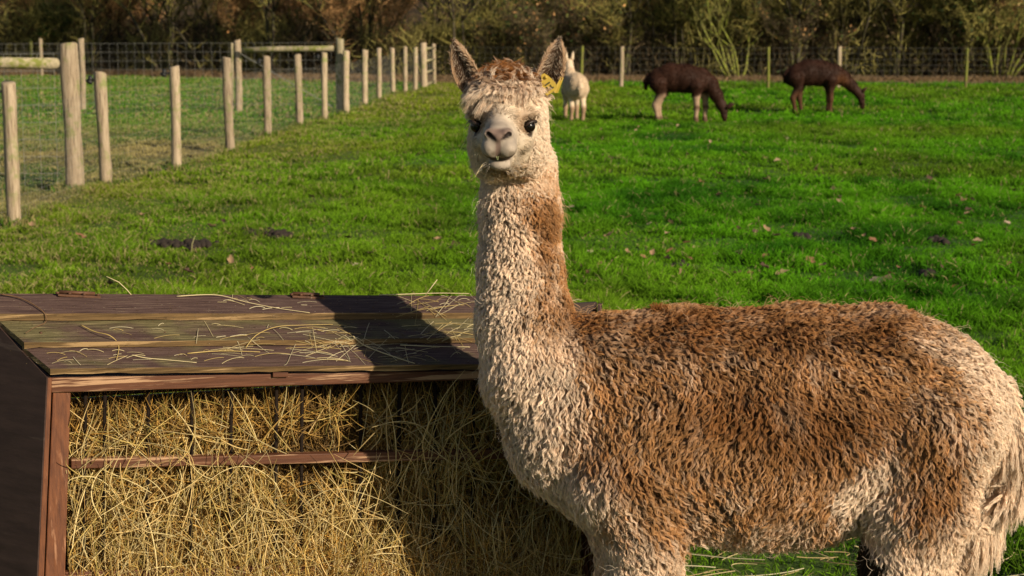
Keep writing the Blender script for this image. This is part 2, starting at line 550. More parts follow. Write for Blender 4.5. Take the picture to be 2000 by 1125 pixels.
# cross fences going left
def cross_fence(name, label, gr, hr, nposts, rail_px, top):
    t = empty(name, (gr[0], gr[1], 0)); tag(t, label, 'fence')
    for (px, pb, pt, r, mat) in nposts:
        g = on_ground(px, pb); h = at_depth(px, pt, g[1])[2]
        o = link('post', post_mesh('post_round', r, h, int(px) + 500, 10), mat, t, (g[0] - gr[0], g[1] - gr[1], 0))
    (x0, y0), (x1, y1), rr = rail_px
    a = at_depth(x0, y0, gr[1]) - np.array([gr[0], gr[1], 0]); b = at_depth(x1, y1, gr[1]) - np.array([gr[0], gr[1], 0])
    m = MB(); mid = (a + b) / 2
    m.tube([a, a * 0.6 + b * 0.4 + [0, 0, 0.006], a * 0.3 + b * 0.7, b], [rr * 1.05, rr, rr * 1.03, rr * 0.95], 9)
    m.build('rail', M_POSTMOSS, t, True)
    return t
c1 = cross_fence('cross_fence', 'nearer cross fence of square wire and one thick half-mossy rail at the left edge', gA, hA, [(-150, 374, 90, 0.06, M_POST)], ((-420, 118), (131, 124), 0.052), 1.3)
a0 = (-8.0, 0.0); netting(a0, (0, 0), 1.27, 0.15, 9, 0.0016, 'wire_netting', c1)
c2 = cross_fence('cross_fence', 'farther cross fence whose long thin rail joins the twin posts to the strainer', gB, hB,
                 [(163, 217, 75, 0.055, M_POST), (467, 221, 78, 0.062, M_POST), (455, 214, 84, 0.03, M_POSTMOSS), (-120, 216, 76, 0.055, M_POST)], ((472, 98), (652, 94), 0.05), 1.3)
netting((-14, 0), (0, 0), 1.25, 0.15, 9, 0.0013, 'wire_netting', c2)
# diagonal brace wire in the far H frame
m = MB(); A = at_depth(470, 105, gB[1]); B = at_depth(660, 215, gB[1])
m.tube([A - [gB[0], gB[1], 0], B - [gB[0], gB[1], 0]], 0.006, 4); m.build('brace_wire', M_WIRE, c2)
# boundary fence in front of the hedge
def far_fence(name, label, lst, net_px, sp, r):
    g0 = on_ground(lst[0][0], lst[0][1])
    t = empty(name, (g0[0], g0[1], 0)); tag(t, label, 'fence')
    for (px, pb, pt, rr, mat) in lst:
        g = on_ground(px, pb); h = at_depth(px, pt, g[1])[2]
        o = link('post', post_mesh('post_round', rr, h, int(px) + 900, 8), mat, t, (g[0] - g0[0], g[1] - g0[1], 0))
        o.rotation_euler = (0, random.uniform(-.02, .03), 0)
    P = [on_ground(px, pb) - g0 for px, pb in net_px]
    for a, b in zip(P[:-1], P[1:]): netting(a, b, 1.02, sp, 8, r, 'wire_netting', t, mat=M_WIREDARK)
far_fence('boundary_fence', 'stock wire boundary fence in front of the hedge behind the grazing alpacas',
          [(1135, 168, 90, 0.045, M_MOSSTHIN), (1213, 171, 91, 0.055, M_POST), (1500, 174, 92, 0.035, M_MOSSTHIN), (1637, 173, 91, 0.055, M_POST), (1886, 173, 94, 0.04, M_MOSSTHIN), (2150, 174, 94, 0.05, M_POSTMOSS)],
          [(848, 166), (1213, 170.5), (1637, 173), (2500, 174)], 0.16, 0.0018)
far_fence('boundary_fence', 'stock wire boundary fence in front of the hedge behind the left paddock',
          [(62, 146, 76, 0.05, M_MOSSTHIN), (82, 150, 75, 0.06, M_POST), (410, 148, 78, 0.055, M_MOSSTHIN), (-150, 148, 76, 0.05, M_POST), (640, 152, 80, 0.05, M_POSTMOSS)],
          [(-600, 148), (640, 151), (848, 165)], 0.16, 0.0019)

# ------------------------------------------------------------------ hedge, trees and the bank behind
def hedge_y(X):
    return np.interp(X, [-40, -14, -3, 40], [58.5, 58.0, 50.0, 48.0])

def branch_system(seed, H, spread, lean=0.0, nstem=3, twigs=1500, depth=3, base_r=0.09):
    """returns (trunk MB, twig paths) of a bare winter tree"""
    r = random.Random(seed); trunk = MB(); tips = []
    def grow(p, d, L, rad, lv):
        n = 4; pts = [np.array(p, float)]; dd = np.array(d, float)
        for i in range(n):
            dd = dd + np.array([r.uniform(-.25, .25), r.uniform(-.25, .25), r.uniform(-.05, .16)]); dd /= np.linalg.norm(dd)
            pts.append(pts[-1] + dd * L / n)
        rads = [rad * (1 - 0.55 * i / n) for i in range(n + 1)]
        trunk.tube(pts, rads, 7 if lv == 0 else 5)
        if lv >= depth:
            tips.append((pts, rad * 0.4)); return
        for k in range(r.choice((2, 3, 3))):
            q = pts[r.randint(2, n)]; a = r.uniform(0, 6.28); w = r.uniform(0.35, 0.95)
            nd_ = dd + w * np.array([math.cos(a), math.sin(a), r.uniform(-.2, .5)]); nd_ /= np.linalg.norm(nd_)
            grow(q, nd_, L * r.uniform(0.55, 0.8), rad * 0.5, lv + 1)
        tips.append((pts, rad * 0.4))
    for s in range(nstem):
        a = r.uniform(0, 6.28)
        d = np.array([math.cos(a) * spread + lean, math.sin(a) * spread, 1.0]); d /= np.linalg.norm(d)
        grow((0.12 * math.cos(a), 0.12 * math.sin(a), -0.15), d, H * 0.45, base_r * r.uniform(0.6, 1), 0)
    P = []
    rn = np.random.default_rng(seed)
    for i in range(twigs):
        pts, _ = tips[rn.integers(len(tips))]
        j = rn.integers(1, len(pts)); p = pts[j] + rn.normal(0, 0.03, 3)
        d = rn.normal(0, 1, 3); d[2] = abs(d[2]) * 0.8 + 0.15; d /= np.linalg.norm(d)
        L = rn.uniform(0.25, 0.9) * H * 0.14
        k = np.linspace(0, 1, 4)[:, None]
        P.append(p + d * L * k + rn.normal(0, 0.03, 3) * np.sin(k * 6) + np.array([0, 0, 1]) * 0.15 * L * k ** 2)
    return trunk, np.array(P)

def leaf_quads(pts, size, r, flat=0.5):
    n = len(pts)
    a = unit(r.normal(0, 1, (n, 3))); b = unit(np.cross(a, r.normal(0, 1, (n, 3))))
    s = size * r.uniform(0.6, 1.3, (n, 1))
    v = np.stack([pts - a * s, pts + b * s * 0.55, pts + a * s, pts - b * s * 0.55], 1).reshape(-1, 3)
    return v, np.arange(n * 4).reshape(n, 4)

TREES = {}
def tree_kind(key, seed, H, spread, nstem, twigs, bark, twigcol, leafn=0, leafcol=None, base_r=0.09, depth=3, twig_r=0.007):
    trunk, P = branch_system(seed, H, spread, 0, nstem, twigs, depth, base_r)
    tme = make_mesh('trunk', trunk.v, trunk.f, True, (bark,))
    r = np.random.default_rng(seed + 3)
    N = len(P)
    R = twig_r * r.uniform(0.6, 1.4, (N, 1)) * np.array([1, 0.8, 0.6, 0.25])
    c = np.array(twigcol) * r.uniform(0.3, 2.1, (N, 1)); C = np.repeat(c[:, None, :], 4, 1)
    TREES[key] = (tme, (P, R, C), leafn, leafcol, seed)

def place_tree(key, name, label, x, y, s=1.0, rz=0.0, group='bare trees and shrubs of the far hedge', cat='tree', leaf_over=None):
    tme, (P, R, C), leafn, leafcol, seed = TREES[key]
    t = empty(name, (x, y, 0), rz); t.scale = (s, s, s)
    tag(t, label, cat, group)
    link('trunk', tme, None, t)
    if key not in place_tree.cache:
        o = make_curves('crown', P, R, C, M_TWIG, t); place_tree.cache[key] = o.data
        if leafn:
            r = np.random.default_rng(seed + 9)
            k = r.integers(0, len(P), leafn)
            pts = P[k, r.integers(1, 4, leafn)] + r.normal(0, 0.06, (leafn, 3))
            v, f = leaf_quads(pts, 0.045, r)
            me = make_mesh('leaves', v, f); cc = np.array(leafcol)[r.integers(0, len(leafcol), leafn)] * r.uniform(0.6, 1.3, (leafn, 1))
            set_col(me, np.repeat(cc, 4, 0)); me.materials.append(M_LEAF)
            place_tree.cache[key + 'l'] = me
    else:
        link('crown', place_tree.cache[key], None, t)
    if leafn:
        link('foliage', place_tree.cache[key + 'l'], None, t)
    return t
place_tree.cache = {}

DK = (0.085, 0.062, 0.032); OL = (0.24, 0.20, 0.055); RB = (0.24, 0.13, 0.055)
GREEN = [(0.06, 0.10, 0.02), (0.03, 0.055, 0.014), (0.17, 0.17, 0.04)]
IVY = [(0.035, 0.13, 0.02), (0.02, 0.06, 0.015)]
COPPER = [(0.72, 0.38, 0.15), (0.60, 0.29, 0.11), (0.76, 0.50, 0.25), (0.34, 0.15, 0.06)]
tree_kind('bare_a', 11, 5.5, 0.30, 3, 2300, M_BARK, OL, 0, None, 0.075)
tree_kind('bare_b', 12, 5.0, 0.7, 5, 1700, M_BARK, OL, 700, GREEN)
tree_kind('bare_c', 13, 4.2, 0.9, 6, 2000, M_BARK, RB, 300, COPPER, 0.06)
tree_kind('bush_a', 14, 3.4, 1.1, 8, 2400, M_BARK, OL, 2200, GREEN, 0.04)
tree_kind('bush_b', 15, 3.0, 1.2, 8, 2400, M_BARK, DK, 1200, GREEN + COPPER[:1], 0.035)
tree_kind('mossy', 16, 5.5, 0.42, 7, 1200, M_BARKGREEN, (0.20, 0.18, 0.055), 0, None, 0.055, 3, 0.009)
tree_kind('beech', 17, 6.5, 0.5, 2, 2200, M_BARK, RB, 12000, COPPER, 0.10)
tree_kind('ivy', 18, 3.6, 0.6, 4, 1500, M_BARKGREEN, OL, 3500, IVY, 0.05)

# copper leaved trees standing behind, sunlit between the hedge stems
rt = random.Random(5)
for i, px in enumerate((-120, 70, 240, 330, 420, 510, 590, 680, 770, 1060, 1250, 1480, 1700, 1950, 2150)):
    Y = 66 + rt.uniform(-2, 4); d = ray(px, 55)
    place_tree('beech', 'copper_leaved_tree', 'tree holding dry copper leaves behind the far hedge', d[0] / d[1] * Y, Y, rt.uniform(0.8, 1.15), rt.uniform(0, 6), 'copper leaved trees behind the hedge')
# hedge line
kinds = ['bare_b', 'bush_a', 'bare_a', 'bush_b', 'bare_c', 'bush_a', 'ivy']
LAB = {'bare_a': 'bare dark stemmed tree in the far hedge', 'bare_b': 'many stemmed olive tinged tree in the far hedge', 'bare_c': 'reddish twigged bare shrub in the far hedge',
       'bush_a': 'dense olive green bush in the far hedge', 'bush_b': 'dark twiggy bush in the far hedge', 'ivy': 'ivy clad green shrub in the far hedge'}
i = 0
for row, (off, step) in enumerate(((1.6, 1.65), (4.5, 2.3))):
    X = -31.0
    while X < 31:
        k = kinds[(i * 5 + i // 3 + row * 2) % len(kinds)]
        if -13.5 < X < -1.5 and k in ('bush_a', 'bare_b', 'ivy'): k = 'bare_a' if i % 2 else 'bare_c'
        if -13.5 < X < -1.0 and i % 3 == 0: X += step * 1.1; i += 1; continue
        if row and k.startswith('bush'): k = 'bare_b' if i % 2 else 'bare_c'
        Y = float(hedge_y(X)) + off + rt.uniform(-0.5, 0.6)
        place_tree(k, 'hedge_bush' if k in ('bush_a', 'bush_b', 'ivy') else 'hedge_tree', LAB[k], X, Y, rt.uniform(0.8, 1.15), rt.uniform(0, 6),
                   {'bush_a': 'dense olive bushes', 'bush_b': 'dark twiggy bushes', 'ivy': 'ivy clad shrubs', 'bare_a': 'dark stemmed hedge trees', 'bare_b': 'olive hedge trees', 'bare_c': 'reddish hedge shrubs'}[k],
                   'bush' if k in ('bush_a', 'bush_b', 'ivy') else 'tree')
        X += step * rt.uniform(0.8, 1.2); i += 1
for px_, dy_, s_ in ((322, .9, 1.0), (402, 1.1, .9), (545, .8, 1.15), (700, 1.0, .95), (905, .8, 1.0), (1218, .9, 1.0), (1330, 1.1, .9), (1560, .8, 1.05), (1745, .9, 1.0), (1890, 1.0, .95), (180, .9, 1.0)):
    d_ = ray(px_, 55); X_ = d_[0] / d_[1] * 52.0; Y_ = float(hedge_y(X_)) + dy_; X_ = d_[0] / d_[1] * Y_
    place_tree('bare_a', 'hedge_tree', LAB['bare_a'], X_, Y_, s_, rt.uniform(0, 6), 'dark stemmed hedge trees')
def at_px(px, Y): d = ray(px, 55); return d[0] / d[1] * Y
mt = place_tree('mossy', 'mossy_tree', 'tree with fanned yellow green stems behind the left brown alpaca', at_px(1443, 50.0), 50.0, 0.95, 0.4, None)
mt2 = place_tree('mossy', 'mossy_tree', 'yellow green stemmed tree at the upper right corner', at_px(1960, 50.0), 50.0, 1.0, 2.2, None)
mt3 = place_tree('mossy', 'mossy_tree', 'greenish stemmed tree above the long mossy rail', at_px(575, 58.0), 58.0, 1.0, 4.0, None)

# thicket mass: undergrowth of stems, brambles and ivy filling the hedge bottom
def undergrowth():
    r = np.random.default_rng(77)
    n = 46000
    X = r.uniform(-32, 32, n); Y = hedge_y(X) + r.uniform(0.7, 6.5, n) ** 1.0
    q = np.stack([X, Y * 0.7, np.zeros(n)], -1)
    h = (1.1 + 1.7 * fbm(q, 0.8, 3, 12)) * np.interp(X, [-15, -13, -2, 1], [1, .75, .75, 1])
    z = r.uniform(0, 1, n) ** 1.2 * h
    d = unit(np.stack([r.normal(0, 0.5, n), r.normal(0, 0.5, n), r.uniform(0.1, 1.2, n)], -1))
    L = r.uniform(0.2, 0.8, n)
    k = np.linspace(0, 1, 4)
    P = np.stack([X, Y, z], -1)[:, None, :] + d[:, None, :] * (L[:, None] * k)[..., None] + (r.normal(0, 0.10, (n, 1, 3)) * (np.sin(k * 3.1)[None, :, None]))
    R = r.uniform(0.005, 0.014, (n, 1)) * np.array([1, 0.9, 0.7, 0.3])
    t = fbm(q, 0.5, 3, 44)
    c = mixc(np.array([0.075, 0.052, 0.028]), np.array([0.20, 0.17, 0.05]), sstep(0.4, 0.6, t)) * r.uniform(0.2, 2.2, (n, 1))
    tag(make_curves('undergrowth_stems', P, R, np.repeat(c[:, None, :], 4, 1), M_TWIG), 'tangled bare stems filling the bottom of the far hedge', 'undergrowth', kind='stuff')
    n = 74000
    X = r.uniform(-32, 32, n); Y = hedge_y(X) + r.uniform(0.5, 7, n)
    q = np.stack([X, Y * 0.7, np.zeros(n)], -1)
    h = (0.9 + 1.9 * fbm(q, 0.8, 3, 12)) * np.interp(X, [-15, -13, -2, 1], [1, .65, .65, 1]); z = r.uniform(0.02, 1, n) * h
    t = fbm(np.stack([X, Y, z], -1), 1.1, 3, 31)
    keep = t > 0.53
    pts = np.stack([X, Y, z], -1)[keep]; t = t[keep]; n = len(pts)
    v, f = leaf_quads(pts, 0.05, r)
    g = mixc(np.array([0.055, 0.075, 0.022]), np.array([0.15, 0.10, 0.045]), sstep(0.3, 0.7, fbm(pts, 0.4, 2, 91))) * r.uniform(0.4, 1.5, (n, 1))
    me = make_mesh('undergrowth_leaves', v, f, mats=(M_LEAF,)); set_col(me, np.repeat(g, 4, 0))
    tag(link('undergrowth_leaves', me), 'low dark leaves and brambles along the far hedge', 'undergrowth', kind='stuff')
    # reddish strip of dead grass and leaf litter at the hedge foot
    n = 34000
    X = r.uniform(-31, 31, n); Y = hedge_y(X) + r.normal(0.35, 0.45, n)
    L = r.uniform(0.08, 0.30, n); az = r.uniform(0, 6.28, n)
    d = np.stack([np.cos(az), np.sin(az), np.zeros(n)], -1)
    k = np.array([0, 0.5, 1.0])
    P = np.stack([X, Y, ground_z(X, Y)], -1)[:, None, :] + (L[:, None] * k)[..., None] * np.array([0, 0, 0.8]) + (L[:, None] * 0.7 * k ** 2)[..., None] * d[:, None, :]
    c = np.array([0.26, 0.165, 0.085]) * r.uniform(0.4, 1.4, (n, 1))
    tag(make_curves('dead_grass', P, r.uniform(0.005, 0.012, (n, 1)) * np.array([1, 0.8, 0.3]), np.repeat(c[:, None, :], 3, 1), M_HAY), 'dead reddish grass and litter at the hedge foot', 'dead grass', kind='stuff')
undergrowth()

# low rise of leaf-strewn ground behind the hedge
def bank():
    xs = np.linspace(-160, 160, 200); ys = np.concatenate([np.linspace(57, 100, 40), np.linspace(105, 220, 20)])
    X, Y = np.meshgrid(xs, ys, indexing='ij')
    p = np.stack([X, Y, 0 * X], -1)
    hy = hedge_y(np.clip(X, -40, 40))
    Z = -0.3 + 3.6 * sstep(8, 26, Y - hy) + (fbm(p, 0.15, 4, 2) - 0.5) * 2.4 * sstep(8, 20, Y - hy)
    i = np.arange(X.size).reshape(X.shape)
    f = np.stack([i[:-1, :-1], i[1:, :-1], i[1:, 1:], i[:-1, 1:]], -1).reshape(-1, 4)
    me = make_mesh('wooded_rise', np.stack([X, Y, Z], -1).reshape(-1, 3), f, True)
    m, nt, b = new_mat('leaf_litter')
    n = noise(nt, coords(nt, (1, 1, 1)), 2.6, 8, 0.8)
    c = ramp(nt, n, [(0.42, (0.022, 0.018, 0.010)), (0.54, (0.12, 0.075, 0.035)), (0.68, (0.42, 0.24, 0.11))])
    nt.links.new(c, b.inputs['Base Color']); b.inputs['Roughness'].default_value = 0.95
    bump(nt, b, n, 1.0, 0.3)
    tag(link('hill', me, m), kind='structure')
bank()

# ------------------------------------------------------------------ hay feeder
SL = 0.30                                                     # the feeder stands askew: depth gained per metre to the right
def on_feeder(px, py, off=0.0):
    """point of the photo's ray on the feeder's upright plane, OFF metres behind its roof front"""
    d = ray(px, py)
    t = (3.74 + off + SL * 0.98) / (d[1] - SL * d[0])
    return np.array([0, 0, CAM_H]) + d * t
FB = np.array([*on_feeder(95, 765, 0.2)[:2], 0.0])            # its base
XE = 1118                                                     # right end of its roof in the photo
XR = 1182                                                     # right end in the photo
INW = unit(np.array([-SL, 1.0, 0.0])); ALONG = unit(np.array([1.0, SL, 0.0]))
feeder = empty('hay_feeder', tuple(FB))
tag(feeder, 'dark brown wooden hay feeder with a lapped plank roof and side panel', 'hay feeder')

def subdiv_board(c, nx, thick_dir, wob, seed, name, mat, edge_mat, parent, end_wob=0.0):
    """board with top corners c = [front-left, front-right, back-right, back-left]; slightly worn front edge"""
    c = [np.array(p, float) for p in c]; r = np.random.default_rng(seed)
    th = np.array(thick_dir, float)
    vs, fs, mi = [], [], []
    ny = 3
    h = r.normal(0, wob, nx + 1); h2 = np.convolve(np.pad(r.normal(0, wob, nx + 1), 2, mode='edge'), np.ones(5) / 5, 'valid')
    for i in range(nx + 1):
        t = i / nx
        for j in range(ny + 1):
            s = j / ny
            p = (c[0] * (1 - t) + c[1] * t) * (1 - s) + (c[3] * (1 - t) + c[2] * t) * s
            p = p + np.array([0, 0, h2[i]]) + (INW * h[i] * 1.2 if j == 0 else 0)
            vs.append(p)
    top = (nx + 1) * (ny + 1)
    for k in range(top): 
        p = np.array(vs[k]) + th
        if k % (ny + 1) == 0: p = p + INW * 0.003 + np.array([0, 0, r.normal(0, wob * 1.3)])
        vs.append(p)
    idx = lambda i, j, l: l * top + i * (ny + 1) + j
    for i in range(nx):
        for j in range(ny):
            fs.append((idx(i, j, 0), idx(i + 1, j, 0), idx(i + 1, j + 1, 0), idx(i, j + 1, 0))); mi.append(0)
            fs.append((idx(i, j + 1, 1), idx(i + 1, j + 1, 1), idx(i + 1, j, 1), idx(i, j, 1))); mi.append(0)
        fs.append((idx(i, 0, 1), idx(i + 1, 0, 1), idx(i + 1, 0, 0), idx(i, 0, 0))); mi.append(1)
        fs.append((idx(i, ny, 0), idx(i + 1, ny, 0), idx(i + 1, ny, 1), idx(i, ny, 1))); mi.append(1)
    for j in range(ny):
        fs.append((idx(0, j, 0), idx(0, j + 1, 0), idx(0, j + 1, 1), idx(0, j, 1))); mi.append(1)
        fs.append((idx(nx, j, 1), idx(nx, j + 1, 1), idx(nx, j + 1, 0), idx(nx, j, 0))); mi.append(1)
    me = make_mesh(name, np.array(vs) - FB, fs); me.materials.append(mat); me.materials.append(edge_mat)
    me.polygons.foreach_set('material_index', mi)
    return link(name, me, None, parent)

def ln(x, x0, y0, x1, y1): return y0 + (y1 - y0) * (x - x0) / (x1 - x0)
yA0 = lambda x: ln(x, 98, 720, 912, 712); yA1 = lambda x: ln(x, 50, 680, 922, 671)
yB0 = lambda x: ln(x, 48, 669, 922, 660); yB1 = lambda x: ln(x, 0, 629, 917, 621)
yC0 = lambda x: ln(x, 0, 613, 917, 611); yC1 = lambda x: ln(x, 0, 573.5, 912, 578)
o_ = on_feeder
roof = [([o_(98, yA0(98), 0), o_(XE, yA0(XE), 0), o_(XE, yA1(XE), .084), o_(49, yA1(49), .084)], 0),
        ([o_(47, yB0(47), .077), o_(XE, yB0(XE), .077), o_(XE, yB1(XE), .163), o_(0, yB1(0), .163)], 1),
        ([o_(-6, yC0(-6), .157), o_(XE, yC0(XE), .157), o_(XE, yC1(XE), .242), o_(-52, yC1(-52), .242)], 2)]
for k, (c, m) in enumerate(roof):
    if k < 2: c[2] = c[2] + (c[2] - c[1]) * .12; c[3] = c[3] + (c[3] - c[0]) * .12        # each board runs on under the next
    b = subdiv_board(c, 40, (0, 0, -.0125 if k < 2 else -.0155), 0.0007, 50 + k, 'roof_board', M_ROOF[m], M_EDGE, feeder)

def beam(name, q0, q1, off, depth, mat, parent, drop0=None, bev=.002):
    """beam between two photo columns; q = (px, y_top, y_bottom)"""
    a, b = on_feeder(q0[0], q0[1], off), on_feeder(q0[0], q0[2], off)
    c, d = on_feeder(q1[0], q1[1], off), on_feeder(q1[0], q1[2], off)
    D = INW * depth
    m = MB(); m.hexa([b - FB, d - FB, d + D - FB, b + D - FB, a - FB, c - FB, c + D - FB, a + D - FB])
    return m.build(name, mat, parent, False, bev)
beam('fascia', (100, 738, 767), (XR - 30, 720, 736), .016, .030, M_FASCIA, feeder)
beam('gap_shade_strip', (104, 733.5, 741), (XR - 8, 724, 730), .045, .03, M_PANEL, feeder)  # dark strip standing for the shade in the gap below the roof
beam('spacer_block', (533, 727.5, 737), (563, 727.5, 736.5), .008, .03, M_FASCIA, feeder, bev=.001)
beam('rail', (139, 898, 916), (XR - 12, 873, 892), .020, .026, M_FASCIA, feeder)
def post_beam(x0, x1, x0b, x1b, ytop, off_t, off_b, depth, mat, name, par=None):
    """leaning upright given by its photo edges at the top and at y=1125, carried on to the ground"""
    T0, T1 = on_feeder(x0, ytop, off_t), on_feeder(x1, ytop, off_t)
    B0, B1 = on_feeder(x0b, 1125, off_b), on_feeder(x1b, 1125, off_b)
    g = lambda t, b: t + (b - t) * (t[2] + .0) / (t[2] - b[2])
    G0, G1 = g(T0, B0), g(T1, B1); D = INW * depth
    m = MB(); m.hexa([G0 - FB, G1 - FB, G1 + D - FB, G0 + D - FB, T0 - FB, T1 - FB, T1 + D - FB, T0 + D - FB])
    return m.build(name, mat, par or feeder, False, .002)
post_beam(103, 138, 88, 127, 767.5, .020, -.035, .045, M_POSTRED, 'corner_post')
post_beam(92, 101.5, 74, 86, 738, .014, -.041, .02, M_POSTRED, 'edge_strip')
post_beam(XR - 45, XR - 10, XR - 48, XR - 8, 738, .150, .110, .045, M_POSTRED, 'corner_post')
# left end panel of dark plywood (cut to the roof slope)
F0 = on_feeder(91, 737, .012); Fb = on_feeder(72, 1125, -.043); F1 = Fb + (Fb - F0) * Fb[2] / (F0[2] - Fb[2])
K0 = on_feeder(-55, 590, .240); K0[2] -= .004; K1 = K0.copy(); K1[2] = 0
stepA = on_feeder(44, 690, .080); stepB = on_feeder(-4, 637, .160)
nrm = unit(np.cross(K0 - F0, F1 - F0))
for q_ in (stepA, stepB): q_ -= nrm * ((q_ - F0) @ nrm)
K1[0] -= ((K1 - F0) @ nrm) / nrm[0]
poly = [F1, F0, stepA, stepB, K0, K1]
nrm = nrm * 1.0; nrm = nrm if nrm[0] > 0 else -nrm
vs = [p - FB for p in poly] + [p + nrm * .012 - FB for p in poly]
n = 6
fs = [tuple(range(n)), tuple(range(2 * n - 1, n - 1, -1))] + [((i + 1) % n, i, i + n, (i + 1) % n + n) for i in range(n)]
link('side_panel', make_mesh('side_panel', vs, fs), M_PANEL, feeder)
R0 = on_feeder(XR - 6, 740, .012); R1 = R0.copy(); R1[2] = 0; RK = on_feeder(XR - 6, 592, .236); RK1 = RK.copy(); RK1[2] = 0
vs = [p - FB for p in (R1, R0, RK, RK1)] + [p - ALONG * .012 - FB for p in (R1, R0, RK, RK1)]
link('side_panel', make_mesh('side_panel', vs, [(0, 1, 2, 3), (7, 6, 5, 4), (1, 0, 4, 5), (2, 1, 5, 6), (3, 2, 6, 7), (0, 3, 7, 4)]), M_PANEL, feeder)
# back boards
KL = K0 + nrm * .013 - INW * 0.0; KR = RK - ALONG * .013
for k in range(5):
    z0, z1 = k * .168, (k + 1) * .168 - .004
    D = INW * .014
    a, b = KL.copy(), KR.copy()
    m = MB(); q = [np.array([a[0], a[1], z0]), np.array([b[0], b[1], z0]), np.array([b[0], b[1], z1]), np.array([a[0], a[1], z1])]
    m.hexa([q[0] - FB, q[1] - FB, q[1] + D - FB, q[0] + D - FB, q[3] - FB, q[2] - FB, q[2] + D - FB, q[3] + D - FB]); m.build('back_board', M_PANEL, feeder)
# low trough board and floor
a, b = on_feeder(126, 1118, .01), on_feeder(XR - 45, 1088, .01)
m = MB(); D = INW * .022
m.hexa([np.array([a[0], a[1], .06]) - FB, np.array([b[0], b[1], .06]) - FB, np.array([b[0], b[1], .06]) + D - FB, np.array([a[0], a[1], .06]) + D - FB, a - FB, b - FB, b + D - FB, a + D - FB])
m.build('trough_board', M_FASCIA, feeder, False, .002)
# rack bars
for k, px in enumerate((167, 205, 290, 375, 452, 540, 590, 705, 780, 850, 925, 1000, 1070, 1130)):
    t, b = on_feeder(px, 752, .052), on_feeder(px - 3, 1120, .030)
    g = t + (b - t) * (t[2] - .03) / (t[2] - b[2])
    m = MB(); m.tube([t - FB, g - FB], .0042, 8); m.build('bar', M_BAR, feeder, True)
# strap hinges on the ridge
def hinge(px0, px1, y0, y1):
    a, b = on_feeder(px0, y0, .238), on_feeder(px1, y1, .238)
    m = MB(); U = np.array([0, 0, 1.0]); mid = (a + b) / 2
    def plate(p, q, w, h0, h1):
        D = INW * w
        m.hexa([p + U * h0 - D - FB, q + U * h0 - D - FB, q + U * h0 + D - FB, p + U * h0 + D - FB, p + U * h1 - D - FB, q + U * h1 - D - FB, q + U * h1 + D - FB, p + U * h1 + D - FB])
    plate(a * .97 + b * .03, b, .014, -.004, .0008)
    o = m.build('hinge', M_RUST, feeder, False, .0008)
    m = MB(); m.tube([a * .93 + b * .07 + U * .0045 - FB, a * .12 + b * .88 + U * .0045 - FB], .0042, 8); m.build('knuckle', M_RUST, o, True)
    for t in (.02, .30, .62, .94):
        p = a * (1 - t) + b * t + U * .004 - INW * .008
        m = MB(); m.tube([p - U * .003 - FB, p + U * .001 - FB, p + U * .002 - FB], [.0042, .0042, .002], 8); m.build('screw', M_RUST, o, True)
hinge(110, 196, 573.5, 578); hinge(567, 632, 576.5, 580)

# nail heads
for k_, (x_, y_) in enumerate([(x, y) for x in (110, 352, 598, 842) for y in (703, 650, 596)]):
    x2 = x_ - (y_ < 690) * 30 - (y_ < 620) * 25
    w_ = 0.0
    off_ = {703: .038, 650: .115, 596: .20}[y_]
    p_ = on_feeder(x2, y_, off_) + np.array([0, 0, .0016]) - FB
    m = MB(); m.tube([p_ - [0, 0, .006], p_, p_ + [0, 0, .0008]], [.0030, .0034, .0022], 8); m.build('nail', M_RUST, feeder, True)

